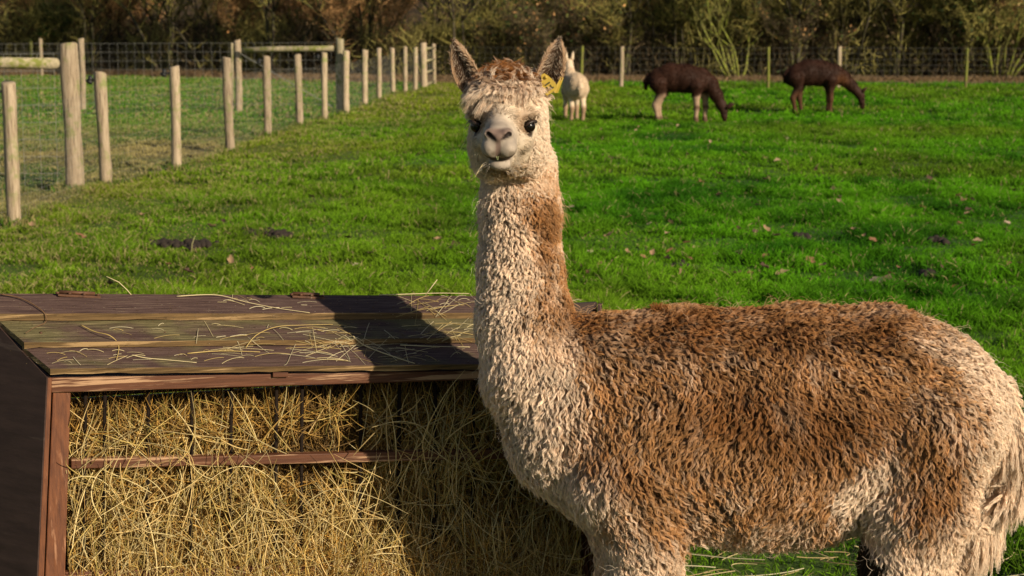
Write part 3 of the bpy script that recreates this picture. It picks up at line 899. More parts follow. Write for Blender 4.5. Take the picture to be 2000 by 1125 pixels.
# ---- hay
def frame_pt(t, off, z):
    """t 0..1 from left end to right end of the feeder, OFF behind the front, Z up"""
    L0 = on_feeder(140, 900, 0); L1 = on_feeder(XR - 50, 880, 0)
    p = L0 + (L1 - L0) * np.asarray(t)[..., None]
    p = p + INW * np.asarray(off)[..., None] * 0.96
    p[..., 2] = z
    return p
HAYL = float((frame_pt(np.ones(1), np.zeros(1), 0.0)[0] - frame_pt(np.zeros(1), np.zeros(1), 0.0)[0]) @ ALONG)
def hay():
    r = np.random.default_rng(91)
    layers = []
    def strands(n, off_lo, off_hi, Lm, rad, zr, cols, bend=.25, vert=0.0, seed=0, tr=(0, 1), zfun=None, k=6):
        r = np.random.default_rng(seed)
        t = r.uniform(*tr, n); z = r.uniform(*zr, n)
        L0 = Lm * r.uniform(.4, 1.5, n)
        sag = fbm(np.stack([t * 6, z * 5, 0 * t], -1), 1.0, 3, seed + 2)
        off = off_lo + (off_hi - off_lo) * np.clip(sag * .9 + r.uniform(-.2, .3, n), 0, 1)
        off = off - .055 * sstep(.42, .12, z) - .02 * (sag > .55)
        if zfun is not None: 
            kp = zfun(t, z, sag); t, z, L0, off = t[kp], z[kp], L0[kp], off[kp]; n = len(t)
        c = frame_pt(t, off, z)
        ang = np.where(r.uniform(0, 1, n) < vert, r.normal(math.pi / 2, .35, n), r.uniform(0, math.pi, n))
        d = np.cos(ang)[:, None] * ALONG + np.sin(ang)[:, None] * np.array([0, 0, 1.0]) + r.normal(0, .28, n)[:, None] * INW
        d = unit(d); s = unit(np.cross(d, INW)) * r.normal(0, bend, n)[:, None] + INW * r.normal(0, bend * .5, n)[:, None]
        q = np.linspace(-.5, .5, k)
        P = c[:, None, :] + d[:, None, :] * (L0[:, None] * q)[..., None] + s[:, None, :] * (L0[:, None] * (q ** 2 - .08))[..., None] * 1.3
        kink = r.uniform(0, 1, n) < .25
        P = P + (np.maximum(0, q - r.uniform(-.2, .3, n)[:, None]) * L0[:, None] * kink[:, None])[..., None] * unit(r.normal(0, 1, (n, 3)))[:, None, :] * .7
        P[..., 2] = np.maximum(P[..., 2], .012)
        al_ = (P - frame_pt(np.zeros(1), np.zeros(1), 0.0)[0]) @ ALONG; lo, hi = -.012 - .03 * 0, 1.395
        P = P - (np.minimum(al_ - lo, 0) + np.maximum(al_ - HAYL, 0))[..., None] * ALONG
        # nothing pokes through the roof or the fascia
        P[..., 2] = np.minimum(P[..., 2], .735)
        R = rad * r.uniform(.5, 1.5, n)[:, None] * np.array([.8, 1, 1, 1, .8, .35])[:k]
        C = np.array(cols)[r.integers(0, len(cols), n)] * r.uniform(.5, 1.3, (n, 1))
        return P, R, np.repeat(C[:, None, :], k, 1)
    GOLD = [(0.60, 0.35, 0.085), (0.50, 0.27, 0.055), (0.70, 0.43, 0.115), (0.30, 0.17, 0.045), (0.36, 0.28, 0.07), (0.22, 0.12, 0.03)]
    DEEP = [(0.20, 0.11, 0.028), (0.12, 0.07, 0.02), (0.28, 0.16, 0.045)]  # dark tones carry the shade among the deeper strands
    PALE = [(0.72, 0.57, 0.28), (0.68, 0.48, 0.20), (0.58, 0.42, 0.14)]
    top_gap = lambda t, z, s: z < .655 + .05 * (s - .4)
    gaps = lambda t, z, s: (fbm(np.stack([t * 11, z * 9, 0 * t], -1), 1.0, 3, 404) > .385 - .12 * (z < .3)) & (z < .66 + .08 * (s - .5)) & ~((np.abs(z - .565) < .018) & (s < .62))
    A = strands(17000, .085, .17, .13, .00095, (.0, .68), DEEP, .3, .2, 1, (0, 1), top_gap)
    Bq = strands(13500, .052, .14, .11, .00080, (.0, .67), GOLD, .3, .3, 2, (.0, 1), gaps)
    Cq = strands(5600, .025, .09, .14, .00085, (.0, .64), GOLD + PALE, .28, .35, 3, (.0, 1), gaps)
    D = strands(1300, -.01, .04, .16, .0008, (.05, .62), PALE, .3, .5, 4, (0.0, .98), gaps)
    E = strands(8000, .02, .07, .16, .0009, (.0, .30), GOLD + PALE, .28, .3, 5, (.0, 1))
    # spill at the foot of the feeder
    n = 2600
    t = r.uniform(-.02, 1.06, n); off = -abs(r.normal(0, .16, n)) + .02
    c = frame_pt(t, off, 0.012 + .12 * r.uniform(0, 1, n) * np.exp(off / .10))
    an = r.uniform(0, 6.28, n); d = unit(np.stack([np.cos(an), np.sin(an), r.normal(0, .25, n)], -1)); q = np.linspace(-.5, .5, 6)
    P = c[:, None, :] + d[:, None, :] * (r.uniform(.06, .2, n)[:, None] * q)[..., None] + r.normal(0, .06, (n, 1, 3)) * (q ** 2)[None, :, None]
    P[..., 2] = np.maximum(P[..., 2], .01)
    F = (P, np.full((n, 6), .0012), np.repeat((np.array(GOLD + PALE)[r.integers(0, 9, n)])[:, None, :], 6, 1))
    al = cat3([A, Bq, Cq, D, E, F])
    tag(make_curves('hay', al[0], al[1], al[2], M_HAY), 'golden loose hay packed in the feeder and spilling through its bars', 'hay', kind='stuff')
    # packed hay behind the loose strands, darkened as shade in their holes
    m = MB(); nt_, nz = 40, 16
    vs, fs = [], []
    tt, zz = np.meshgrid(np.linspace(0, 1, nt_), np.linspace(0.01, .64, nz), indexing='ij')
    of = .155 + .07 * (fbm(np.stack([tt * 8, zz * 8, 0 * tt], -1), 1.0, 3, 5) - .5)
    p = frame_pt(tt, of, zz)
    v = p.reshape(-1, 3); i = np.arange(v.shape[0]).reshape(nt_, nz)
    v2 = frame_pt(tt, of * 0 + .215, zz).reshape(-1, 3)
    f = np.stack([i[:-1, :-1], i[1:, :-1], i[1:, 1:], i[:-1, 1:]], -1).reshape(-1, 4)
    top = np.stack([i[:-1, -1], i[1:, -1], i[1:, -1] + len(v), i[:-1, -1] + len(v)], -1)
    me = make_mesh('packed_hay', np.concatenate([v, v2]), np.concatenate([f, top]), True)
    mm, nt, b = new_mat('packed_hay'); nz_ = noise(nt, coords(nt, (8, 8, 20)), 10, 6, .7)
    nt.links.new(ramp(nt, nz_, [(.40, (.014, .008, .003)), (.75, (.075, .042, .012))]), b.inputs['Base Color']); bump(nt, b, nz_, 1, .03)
    tag(link('packed_hay', me, mm), 'packed hay behind the loose strands, darkened for the shade in their holes', 'hay', kind='stuff')
hay()

# ---- bits of straw lying on the roof
def roof_pt(px, py):
    """point on the roof boards seen at this photo position"""
    if py > yA1(px): w = (yA0(px) - py) / (yA0(px) - yA1(px)); return on_feeder(px, py, .084 * w)
    if py > yB0(px): return on_feeder(px, py, .076)
    if py > yB1(px): w = (yB0(px) - py) / (yB0(px) - yB1(px)); return on_feeder(px, py, .077 + .086 * w)
    if py > yC0(px): return on_feeder(px, py, .156)
    w = (yC0(px) - py) / (yC0(px) - yC1(px)); return on_feeder(px, py, .157 + .085 * w)
def straw(name, label, pts, lift, r0, mat, cat='straw', group=None):
    P = []
    for (x, y), l in zip(pts, lift):
        p = roof_pt(x, min(max(y, yC1(x) + .5), yA0(x) - .5)); 
        p = p + np.array([0, 0, .0022 + l])
        P.append(p)
    # smooth
    Q = []
    for i in range(len(P) - 1):
        a, b, c, d = P[max(i - 1, 0)], P[i], P[i + 1], P[min(i + 2, len(P) - 1)]
        for s in np.linspace(0, 1, 5)[:-1]:
            Q.append(.5 * ((2 * b) + (c - a) * s + (2 * a - 5 * b + 4 * c - d) * s * s + (3 * b - a - 3 * c + d) * s ** 3))
    Q.append(P[-1]); n = len(Q)
    m = MB(); m.tube(Q, [r0 * (1 - .5 * i / n) for i in range(n)], 6)
    o = m.build(name, mat, None, True); tag(o, label, cat, group); return o
M_STRAWP = plain('pale_straw', (0.62, 0.50, 0.28), .5); M_STRAWG = plain('golden_straw', (0.50, 0.35, 0.12), .5); M_TWIGM = plain('brown_twig', (0.16, 0.085, 0.04), .7)
straw('twig', 'brown forked twig hanging over the left end of the roof', [(2, 580), (35, 586), (62, 598), (86, 616), (90, 634), (70, 644), (50, 656)], [.004] * 7, .0016, M_TWIGM, 'twig')
straw('grass_stalk', 'bent pale stalk ending in a fork on the two front boards', [(158, 640), (185, 655), (215, 668), (232, 680), (228, 706)], [.004, .006, .012, .004, .002], .0014, M_STRAWG)
straw('straw_stalk', 'long pale straw lying across the middle of the top roof board', [(345, 581.5), (400, 580), (435, 583), (480, 594), (540, 605), (605, 616)], [.001, .003, .004, .003, .002, .004], .0013, M_STRAWP)
straw('straw_stalk', 'thick pale straw crossing the edge of the shadow on the front board', [(690, 662), (712, 680), (760, 697), (810, 713)], [.004, .004, .002, .001], .0017, M_STRAWP)
straw('straw_stalk', 'straight pale straw inside the shadow near the big alpaca\'s chest', [(782, 679), (850, 681), (918, 682)], [.004, .003, .003], .0014, M_STRAWP)
straw('straw_stalk', 'arched straw lying on the middle board left of the shadow', [(480, 683), (500, 662), (540, 647), (590, 641), (650, 637)], [.002, .006, .008, .005, .002], .0011, M_STRAWG)
straw('straw_stalk', 'flat pale straw on the front board near its left third', [(258, 696), (285, 702), (330, 706), (384, 711)], [.001] * 4, .0014, M_STRAWP)
straw('straw_stalk', 'straight golden straw on the front board under the arched one', [(366, 694), (430, 689), (508, 691)], [.002] * 3, .0014, M_STRAWG)
straw('straw_stalk', 'long straw along the ridge beside the big alpaca\'s neck', [(740, 579), (800, 578.5), (860, 578), (916, 577.8)], [.001, .003, .005, .004], .0013, M_STRAWP)
def upright(label, pts, r0=.0012, off=.24):
    P = [on_feeder(x, y, off) for x, y in pts]; m = MB(); m.tube(P, [r0 * (1 - .3 * i / len(P)) for i in range(len(P))], 6)
    tag(m.build('straw_stalk', M_STRAWP, None, True), label, 'straw')
upright('bent straw poking above the ridge right of the left hinge', [(262, 583), (248, 566), (232, 551), (208, 540)])
upright('short straight straw sticking up behind the ridge beside the big alpaca', [(829, 579), (842, 562), (854, 546)])
def loose():
    r = np.random.default_rng(17); P = []
    def add(n, xr, yr, L, slope=.35):
        for _ in range(n):
            x, y = r.uniform(*xr), r.uniform(*yr); a = r.normal(0, slope) if r.uniform() < .75 else r.uniform(0, 3.14); l = L * r.uniform(.3, 1.4)
            b = r.normal(0, .05); hgt = .004 * r.uniform()
            row = []
            for k in np.linspace(-.5, .5, 6):
                X = x + l * k * math.cos(a) - l * b * k * k * math.sin(a); Y = y + l * k * math.sin(a) * .6 + l * b * k * k
                Y = min(max(Y, yC1(X) + 1), yA0(X) - 1)
                row.append(roof_pt(X, Y) + np.array([0, 0, .0014 + hgt * (1 - 4 * k * k)]))
            P.append(row)
    add(44, (440, 760), (672, 708), 80); add(20, (600, 720), (640, 680), 60, .8); add(36, (200, 900), (634, 662), 40, .2); add(22, (80, 460), (684, 714), 36, .25)
    add(26, (780, 915), (584, 612), 60, .4); add(22, (830, 925), (628, 665), 55, .6); add(14, (760, 900), (680, 708), 50, .4); add(14, (380, 640), (578, 606), 30, .3); add(16, (930, 1130), (585, 610), 40, .3)
    P = np.array(P); n = len(P)
    cols = np.array([(0.62, 0.50, 0.27), (0.50, 0.36, 0.14), (0.66, 0.56, 0.36)])[r.integers(0, 3, n)] * r.uniform(.7, 1.1, (n, 1))
    tag(make_curves('loose_straw', P, np.repeat(r.uniform(.00035, .00075, (n, 1)), 6, 1), np.repeat(cols[:, None, :], 6, 1), M_HAY), 'scattered thin straws and hay stems lying on the plank roof', 'straw', kind='stuff')
    # tiny chips of seed and flaked paint
    pts = np.array([roof_pt(x, y) for x, y in zip(r.uniform(20, 920, 700), r.uniform(580, 712, 700))]) + [0, 0, .001]
    v = []; 
    for p in pts:
        a = r.uniform(-.3, .3); s = r.uniform(.001, .0035); d = ALONG * math.cos(a) + INW * math.sin(a); e = np.cross(d, [0, 0, 1]) * .3
        v += [p - d * s - e * s, p + d * s - e * s, p + d * s + e * s + [0, 0, .0008], p - d * s + e * s + [0, 0, .0008]]
    me = make_mesh('chaff', np.array(v), np.arange(len(v)).reshape(-1, 4), mats=(M_LEAF,))
    c = np.array([(0.45, 0.33, 0.17), (0.6, 0.52, 0.42), (0.30, 0.20, 0.09)])[r.integers(0, 3, len(pts))]; set_col(me, np.repeat(c, 4, 0))
    tag(link('chaff', me), 'tiny chips of hay seed and flaked paint on the roof boards', 'chaff', kind='stuff')
loose()

# ------------------------------------------------------------------ bodies from blended solids
def surface_nets(F, xs, ys, zs):
    ins = F < 0
    c = ins[:-1, :-1, :-1].astype(np.int8)
    tot = np.zeros_like(c)
    for a in (0, 1):
        for b in (0, 1):
            for d in (0, 1):
                tot += ins[a:F.shape[0] - 1 + a, b:F.shape[1] - 1 + b, d:F.shape[2] - 1 + d]
    act = np.argwhere((tot > 0) & (tot < 8))
    n = len(act)
    vid = -np.ones(tot.shape, dtype=np.int32); vid[act[:, 0], act[:, 1], act[:, 2]] = np.arange(n)
    acc = np.zeros((n, 3)); cnt = np.zeros(n)
    ax = [xs, ys, zs]
    def val(o): return F[act[:, 0] + o[0], act[:, 1] + o[1], act[:, 2] + o[2]]
    def pos(o): return np.stack([ax[i][act[:, i] + o[i]] for i in range(3)], -1)
    for dim in range(3):
        oth = [i for i in range(3) if i != dim]
        for a in (0, 1):
            for b in (0, 1):
                o0 = [0, 0, 0]; o0[oth[0]] = a; o0[oth[1]] = b; o1 = list(o0); o1[dim] = 1
                f0, f1 = val(o0), val(o1); m = (f0 < 0) != (f1 < 0)
                t = np.where(m, f0 / np.where(np.abs(f0 - f1) < 1e-12, 1, f0 - f1), 0)[:, None]
                p = pos(o0) * (1 - t) + pos(o1) * t
                acc += p * m[:, None]; cnt += m
    V = acc / cnt[:, None]
    Q = []
    for dim in range(3):
        s0 = [slice(None)] * 3; s1 = [slice(None)] * 3
        s0[dim] = slice(0, -1); s1[dim] = slice(1, None)
        a, b = ins[tuple(s0)], ins[tuple(s1)]
        e = np.argwhere(a != b)
        oth = [(dim + 1) % 3, (dim + 2) % 3]
        ok = (e[:, oth[0]] > 0) & (e[:, oth[1]] > 0) & (e[:, oth[0]] < F.shape[oth[0]] - 1) & (e[:, oth[1]] < F.shape[oth[1]] - 1)
        e = e[ok]
        def g(u, v):
            q = e.copy(); q[:, oth[0]] += u; q[:, oth[1]] += v
            return vid[q[:, 0], q[:, 1], q[:, 2]]
        quad = np.stack([g(-1, -1), g(0, -1), g(0, 0), g(-1, 0)], -1)
        fl = ~a[e[:, 0], e[:, 1], e[:, 2]]
        quad[fl] = quad[fl][:, ::-1]
        Q.append(quad)
    Q = np.concatenate(Q)
    return V, Q[(Q >= 0).all(1)]

class Solid:
    def __init__(self, xs, ys, zs):
        self.ax = (xs, ys, zs); self.F = np.full((len(xs), len(ys), len(zs)), 0.5, dtype=np.float32)
    def _sub(self, lo, hi):
        sl = []
        for a, l, h in zip(self.ax, lo, hi):
            i0 = max(0, np.searchsorted(a, l) - 1); i1 = min(len(a), np.searchsorted(a, h) + 1); sl.append(slice(i0, max(i1, i0 + 1)))
        X, Y, Z = np.meshgrid(*[a[s] for a, s in zip(self.ax, sl)], indexing='ij')
        return tuple(sl), X, Y, Z
    def _mix(self, sl, d, k, cut=False):
        f = self.F[sl]
        if cut:
            d = -d
            h = np.clip(0.5 - 0.5 * (f - d) / k, 0, 1)
            self.F[sl] = f * (1 - h) + d * h + k * h * (1 - h)
        else:
            h = np.clip(0.5 + 0.5 * (d - f) / k, 0, 1)
            self.F[sl] = d * (1 - h) + f * h - k * h * (1 - h)
    def cone(self, a, ra, b, rb, k=0.03, sy=1.0, cut=False):
        a, b = np.array(a, float), np.array(b, float); m = max(ra, rb) + k + 0.03
        sl, X, Y, Z = self._sub(np.minimum(a, b) - m, np.maximum(a, b) + m)
        ab = (b - a) * [1, 1 / sy, 1]; px, py, pz = X - a[0], (Y - a[1]) / sy, Z - a[2]
        t = np.clip((px * ab[0] + py * ab[1] + pz * ab[2]) / max((ab ** 2).sum(), 1e-9), 0, 1)
        d = np.sqrt((px - t * ab[0]) ** 2 + (py - t * ab[1]) ** 2 + (pz - t * ab[2]) ** 2) - (ra + (rb - ra) * t)
        self._mix(sl, d, k, cut)
    def chain(self, pts, k=0.03, sy=1.0):
        for p, q in zip(pts[:-1], pts[1:]): self.cone(p[:3], p[3], q[:3], q[3], k, sy)
    def ell(self, c, r, M=None, k=0.03, cut=False):
        c = np.array(c, float); r = np.array(r, float); m = r.max() + k + 0.02
        sl, X, Y, Z = self._sub(c - m, c + m)
        P = np.stack([X - c[0], Y - c[1], Z - c[2]], -1)
        if M is not None: P = P @ M.T          # rows of M: local axes
        k0 = np.linalg.norm(P / r, axis=-1); k1 = np.linalg.norm(P / r ** 2, axis=-1)
        d = np.where(k1 > 1e-6, k0 * (k0 - 1) / np.maximum(k1, 1e-6), -r.min())
        self._mix(sl, d, k, cut)
    def mesh(self): return surface_nets(self.F, *self.ax)

def tri_sample(V, Q, n, r, weight=None):
    T = np.concatenate([Q[:, :3], Q[:, [0, 2, 3]]])
    a, b, c = V[T[:, 0]], V[T[:, 1]], V[T[:, 2]]
    N = np.cross(b - a, c - a); A = np.linalg.norm(N, axis=1)
    w = A if weight is None else A * weight((a + b + c) / 3)
    k = r.choice(len(T), n, p=w / w.sum())
    u, v = r.uniform(0, 1, (2, n)); m = u + v > 1; u[m], v[m] = 1 - u[m], 1 - v[m]
    P = a[k] + (b - a)[k] * u[:, None] + (c - a)[k] * v[:, None]
    return P, k, T

def vertex_normals(V, Q):
    n = np.cross(V[Q[:, 2]] - V[Q[:, 0]], V[Q[:, 3]] - V[Q[:, 1]])
    out = np.zeros_like(V)
    for i in range(4): np.add.at(out, Q[:, i], n)
    return unit(out)

def relax(V, Q, it=1, lam=0.5):
    for _ in range(it):
        acc = np.zeros_like(V); c = np.zeros(len(V))
        for i in range(4):
            j = (i + 1) % 4
            np.add.at(acc, Q[:, i], V[Q[:, j]]); np.add.at(c, Q[:, i], 1)
            np.add.at(acc, Q[:, j], V[Q[:, i]]); np.add.at(c, Q[:, j], 1)
        V = V + lam * (acc / np.maximum(c, 1)[:, None] - V)
    return V

def fleece(V, Q, VN, nlocks, per, r, spec, k=8, weight=None):
    """spec(P, N) -> dict of per-lock arrays: length, size, radius, comb (n,3), lift, curl, wave, root, tip, keep, clump"""
    P, ti, T = tri_sample(V, Q, nlocks, r, weight)
    N = unit(VN[T[ti]].mean(1))
    s = spec(P, N)
    kp = s['keep']; P, N = P[kp], N[kp]; s = {a: (b[kp] if isinstance(b, np.ndarray) and a != 'keep' else b) for a, b in s.items()}
    n = len(P)
    L = s['length'] * r.uniform(0.68, 1.25, n)
    comb = s['comb']; comb = comb - N * (comb * N).sum(-1, keepdims=True); comb = unit(comb + 1e-6)
    side = np.cross(N, comb)
    t = np.linspace(0, 1, k)
    reps = lambda a: np.repeat(a, per, 0)
    Nn, Cc, Ss, Lr = reps(N), reps(comb), reps(side), reps(L) * r.uniform(0.8, 1.1, n * per)
    ang = r.uniform(0, 2 * np.pi, n * per); rad = np.sqrt(r.uniform(0, 1, n * per)) * reps(s['size']) * 0.62
    off = (np.cos(ang) * rad)[:, None] * Cc + (np.sin(ang) * rad)[:, None] * Ss
    lift = reps(s['lift'])[:, None]; clump = reps(s['clump'])[:, None]
    ph = reps(r.uniform(0, 6.28, n))[:, None]; wave = reps(s['wave'])[:, None]; curl = reps(s['curl'])[:, None]
    ph2 = reps(r.uniform(0, 6.28, n))[:, None]
    nn = Lr[:, None] * (lift * t - 0.45 * lift * t ** 2)
    cc = Lr[:, None] * ((1 - lift) * t + 0.55 * lift * t ** 2)
    fr = 2 * np.pi * Lr[:, None] / wave
    w1 = curl * t ** 0.7 * np.sin(fr * t + ph) ; w2 = curl * 0.7 * t ** 0.7 * np.sin(fr * t + ph2 + 1.5)
    cf = 1 - clump * t ** 0.6
    base = reps(P)[:, None, :]
    pts = base + off[:, None, :] * cf[..., None] + nn[..., None] * Nn[:, None, :] + (cc + 0 * t)[..., None] * Cc[:, None, :] \
        + w1[..., None] * Ss[:, None, :] + w2[..., None] * Nn[:, None, :]
    pts += r.normal(0, 1, (n * per, 1, 3)) * (0.0012 * t)[None, :, None] * np.minimum(1, Lr / 0.02)[:, None, None]
    pts -= 0.002 * Nn[:, None, :]
    R = reps(s['radius'])[:, None] * r.uniform(0.75, 1.25, (n * per, 1)) * (1 - 0.65 * t ** 2)
    jit = reps(r.uniform(0.82, 1.15, n))[:, None, None] * r.uniform(0.88, 1.12, (n * per, 1, 1))
    tt = (t ** 1.1)[None, :, None]
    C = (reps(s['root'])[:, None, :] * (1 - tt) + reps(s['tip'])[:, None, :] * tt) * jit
    return pts, R, C

# ------------------------------------------------------------------ the standing alpaca
AY = 3.76
ORG = np.array([0.62, AY, 0.0])
def A(px, py, dy=0.0): return at_depth(px, py, AY + dy)
PX = 1 / 930.0
def stretch(lo, hi, fa, fb, fine, coarse):
    a = np.arange(lo, fa, coarse); b = np.arange(fa, fb, fine); c = np.arange(fb, hi, coarse)
    return np.concatenate([a, b, c])
HF = unit(np.array([-0.075, -1.0, -0.10])); HS = unit(np.cross(HF, [0, 0, 1.0])) * -1
HS = unit(np.array([1.0, HF[0] * -1 * -1, 0]));  HS = unit(HS - HF * HS.dot(HF)); HU = np.cross(HS, -HF); HU = HU if HU[2] > 0 else -HU
HO = at_depth(986, 238, 3.70)
HM = np.stack([HS, HF, HU])       # rows: side (image right), forward, up
def H(s, f, u): return HO + HS * s + HF * f + HU * u

def body_points():
    xs = stretch(-0.22, 1.22, -0.115, 0.115, 0.0032, 0.014)
    ys = stretch(3.44, 4.10, 3.50, 3.84, 0.0034, 0.014)
    zs = stretch(-0.02, 1.46, 1.18, 1.42, 0.0032, 0.014)
    B = Solid(xs, ys, zs)
    def c(px, py, dy, rpx): return (*A(px, py, dy), rpx * PX)
    # trunk
    B.chain([c(1150, 800, 0, 150), c(1300, 835, 0, 190), c(1480, 840, 0, 203), c(1650, 825, 0, 193), c(1790, 812, 0, 172)], 0.05, 0.92)
    B.chain([c(1105, 860, 0, 105), c(1180, 905, 0, 120)], 0.05, 1.05)
    B.chain([c(1150, 692, 0, 76), c(1330, 694, 0, 78), c(1560, 692, 0, 80), c(1720, 697, 0, 84), c(1790, 730, 0, 90)], 0.05, 1.3)
    B.chain([c(1360, 930, 0, 120), c(1560, 935, 0, 120)], 0.06, 1.2)
    # neck
    B.chain([c(1013, 330, 0.045, 66), c(1016, 420, 0.03, 68), c(1016, 520, 0.02, 72), c(1024, 620, 0.01, 84), c(1052, 720, 0, 100), c(1100, 800, 0, 118)], 0.03, 1.0)
    # hind quarters
    for sgn, sx in ((-1, 0), (1, 62)):
        B.chain([c(1830 - 20 + sx * .5, 840, .095 * sgn, 122), c(1790 + sx, 985, .105 * sgn, 98), c(1768 + sx, 1100, .11 * sgn, 78), c(1790 + sx, 1210, .11 * sgn, 48), c(1812 + sx, 1290, .11 * sgn, 38), c(1796 + sx, 1390, .11 * sgn, 31), c(1785 + sx, 1425, .11 * sgn, 33)], 0.035)
        B.cone(A(1772 + sx, 1432, .11 * sgn), 28 * PX, A(1748 + sx, 1448, .11 * sgn), 20 * PX, 0.02)
    for sgn, sx in ((-1, 0), (1, -26)):
        B.chain([c(1225 + sx, 930, .09 * sgn, 112), c(1256 + sx, 1030, .10 * sgn, 76), c(1260 + sx, 1130, .10 * sgn, 66), c(1258 + sx, 1235, .10 * sgn, 42), c(1262 + sx, 1390, .10 * sgn, 30), c(1260 + sx, 1425, .10 * sgn, 32)], 0.03)
        B.cone(A(1258 + sx, 1432, .10 * sgn), 28 * PX, A(1232 + sx, 1448, .10 * sgn), 20 * PX, 0.02)
    # tail
    B.chain([c(1935, 770, 0, 40), c(1966, 840, 0, 38), c(1972, 920, 0, 30)], 0.025)
    # head
    B.ell(H(0, -.025, .022), (.068, .095, .072), HM, .02)
    B.ell(H(.003, -.005, -.045), (.070, .072, .055), HM, .02)
    B.ell(H(.040, -.022, -.045), (.046, .060, .070), HM, .02)
    B.ell(H(-.026, -.022, -.050), (.046, .060, .070), HM, .02)
    B.ell(H(.036, -.025, .012), (.045, .060, .060), HM, .02)
    B.cone(H(0, .015, -.010), .054, H(0, .135, -.018), .0325, .022)
    B.cone(H(0, .02, -.055), .044, H(0, .125, -.056), .0215, .015)
    B.cone(H(0, .03, .028), .030, H(0, .13, .000), .019, .02)           # bridge of the nose
    for s in (-1, 1):
        B.ell(H(.0160 * s, .150, -.029), (.0200, .0215, .0215), HM, .007)       # upper lip lobes
        B.ell(H(.0165 * s, .157, .0005), (.0145, .014, .0100), HM, .006)      # nostril wings
        B.ell(H(.049 * s, .040, .024), (.022, .022, .013), HM, .012)      # brow
        B.ell(H(.040 * s, .060, -.030), (.020, .035, .020), HM, .02)      # cheek bone
    B.ell(H(0, .163, -.006), (.011, .010, .010), HM, .006)                # between the nostrils
    B.ell(H(0, .134, -.065), (.0235, .019, .0125), HM, .006)              # chin
    for s in (-1, 1):
        B.ell(H(.0585 * s, .058, -.001), (.0150, .0165, .0135), HM, .004, cut=True)
        B.cone(H(.0075 * s + .001, .176, -.0110), .0032, H(.0210 * s + .001, .166, .0005), .0052, .003, cut=True)
    B.cone(H(0, .178, -.016), .0022, H(0, .176, -.040), .0026, .004, cut=True)    # split of the upper lip
    # mouth line
    pts = [H(s, math.sqrt(max(0, 1 - (s / .0375) ** 2)) * .040 + .130, -.052 + 7 * s * s) for s in np.linspace(-.033, .033, 9)]
    for a, b in zip(pts[:-1], pts[1:]): B.cone(a, .0030, b, .0030, .002, cut=True)
    return B

def hd(P):
    return (P - HO) @ HM.T

def px_of(P):
    """where on the flank a point lies, in the flank's own side-view plane"""
    return 1000 + P[..., 0] * 930, 55 + (CAM_H - P[..., 2]) * 930

CREAM = np.array([0.95, 0.76, 0.59]); TAN = np.array([0.74, 0.398, 0.170]); BROWN = np.array([0.34, 0.133, 0.037]); DARK = np.array([0.070, 0.026, 0.010])
GREYC = np.array([0.60, 0.50, 0.40])

def pigment(P):
    """(brownness 0..1, extra dark 0..1) of the fleece"""
    X, Y = px_of(P)
    n1 = fbm(P, 9, 3, 5) - 0.5; n2 = fbm(P, 28, 2, 8) - 0.5
    # neck: brown on the nape side
    neck = 1.0 * sstep(992, 1100, X + n1 * 150 + n2 * 60 + (520 - Y) * .05) * sstep(720, 560, Y) * (.55 + .45 * sstep(330, 430, Y + n1 * 120))
    edge = np.interp(Y, [560, 640, 700, 800, 900, 1000, 1060], [1060, 1080, 1075, 1090, 1125, 1135, 1170])
    flank = sstep(0, 90, X - edge + n1 * 120) * sstep(1060, 950, Y + n1 * 160 + np.where(X < 1350, -50, 0))
    rump = sstep(1930, 1800, X + n1 * 90 + (Y - 800) * 0.15)
    top = 1 - sstep(1640, 1720, X) * sstep(25, -15, Y - (622 + (X - 1700) * 0.62) + n1 * 60)
    groin = 1 - sstep(90, 40, np.hypot((X - 1690) * 1.0, (Y - 930) * 0.55) + n1 * 40)
    body = flank * rump * top * groin * (Y > 560)
    b = np.clip(np.maximum(neck, body * sstep(540, 620, Y)), 0, 1)
    dk = 0.8 * np.exp(-(((X - 1500) / 190) ** 2 + ((Y - 770) / 75) ** 2)) + 0.8 * np.exp(-(((X - 1190) / 50) ** 2 + ((Y - 880) / 55) ** 2)) \
        + 0.55 * np.exp(-(((X - 1400) / 330) ** 2 + ((Y - 640) / 35) ** 2)) + 0.5 * np.exp(-(((X - 1790) / 90) ** 2 + ((Y - 900) / 80) ** 2)) + 0.45 * neck
    light = 0.55 * np.exp(-(((X - 1250) / 150) ** 2 + ((Y - 650) / 60) ** 2)) + 0.4 * sstep(880, 1000, Y)
    return np.clip(b * (1.0 + 1.5 * n2) - light * 0.4 * b, 0, 1), np.clip(dk * 1.25 + 0.12 + n1 * 1.1, 0, 1) * b

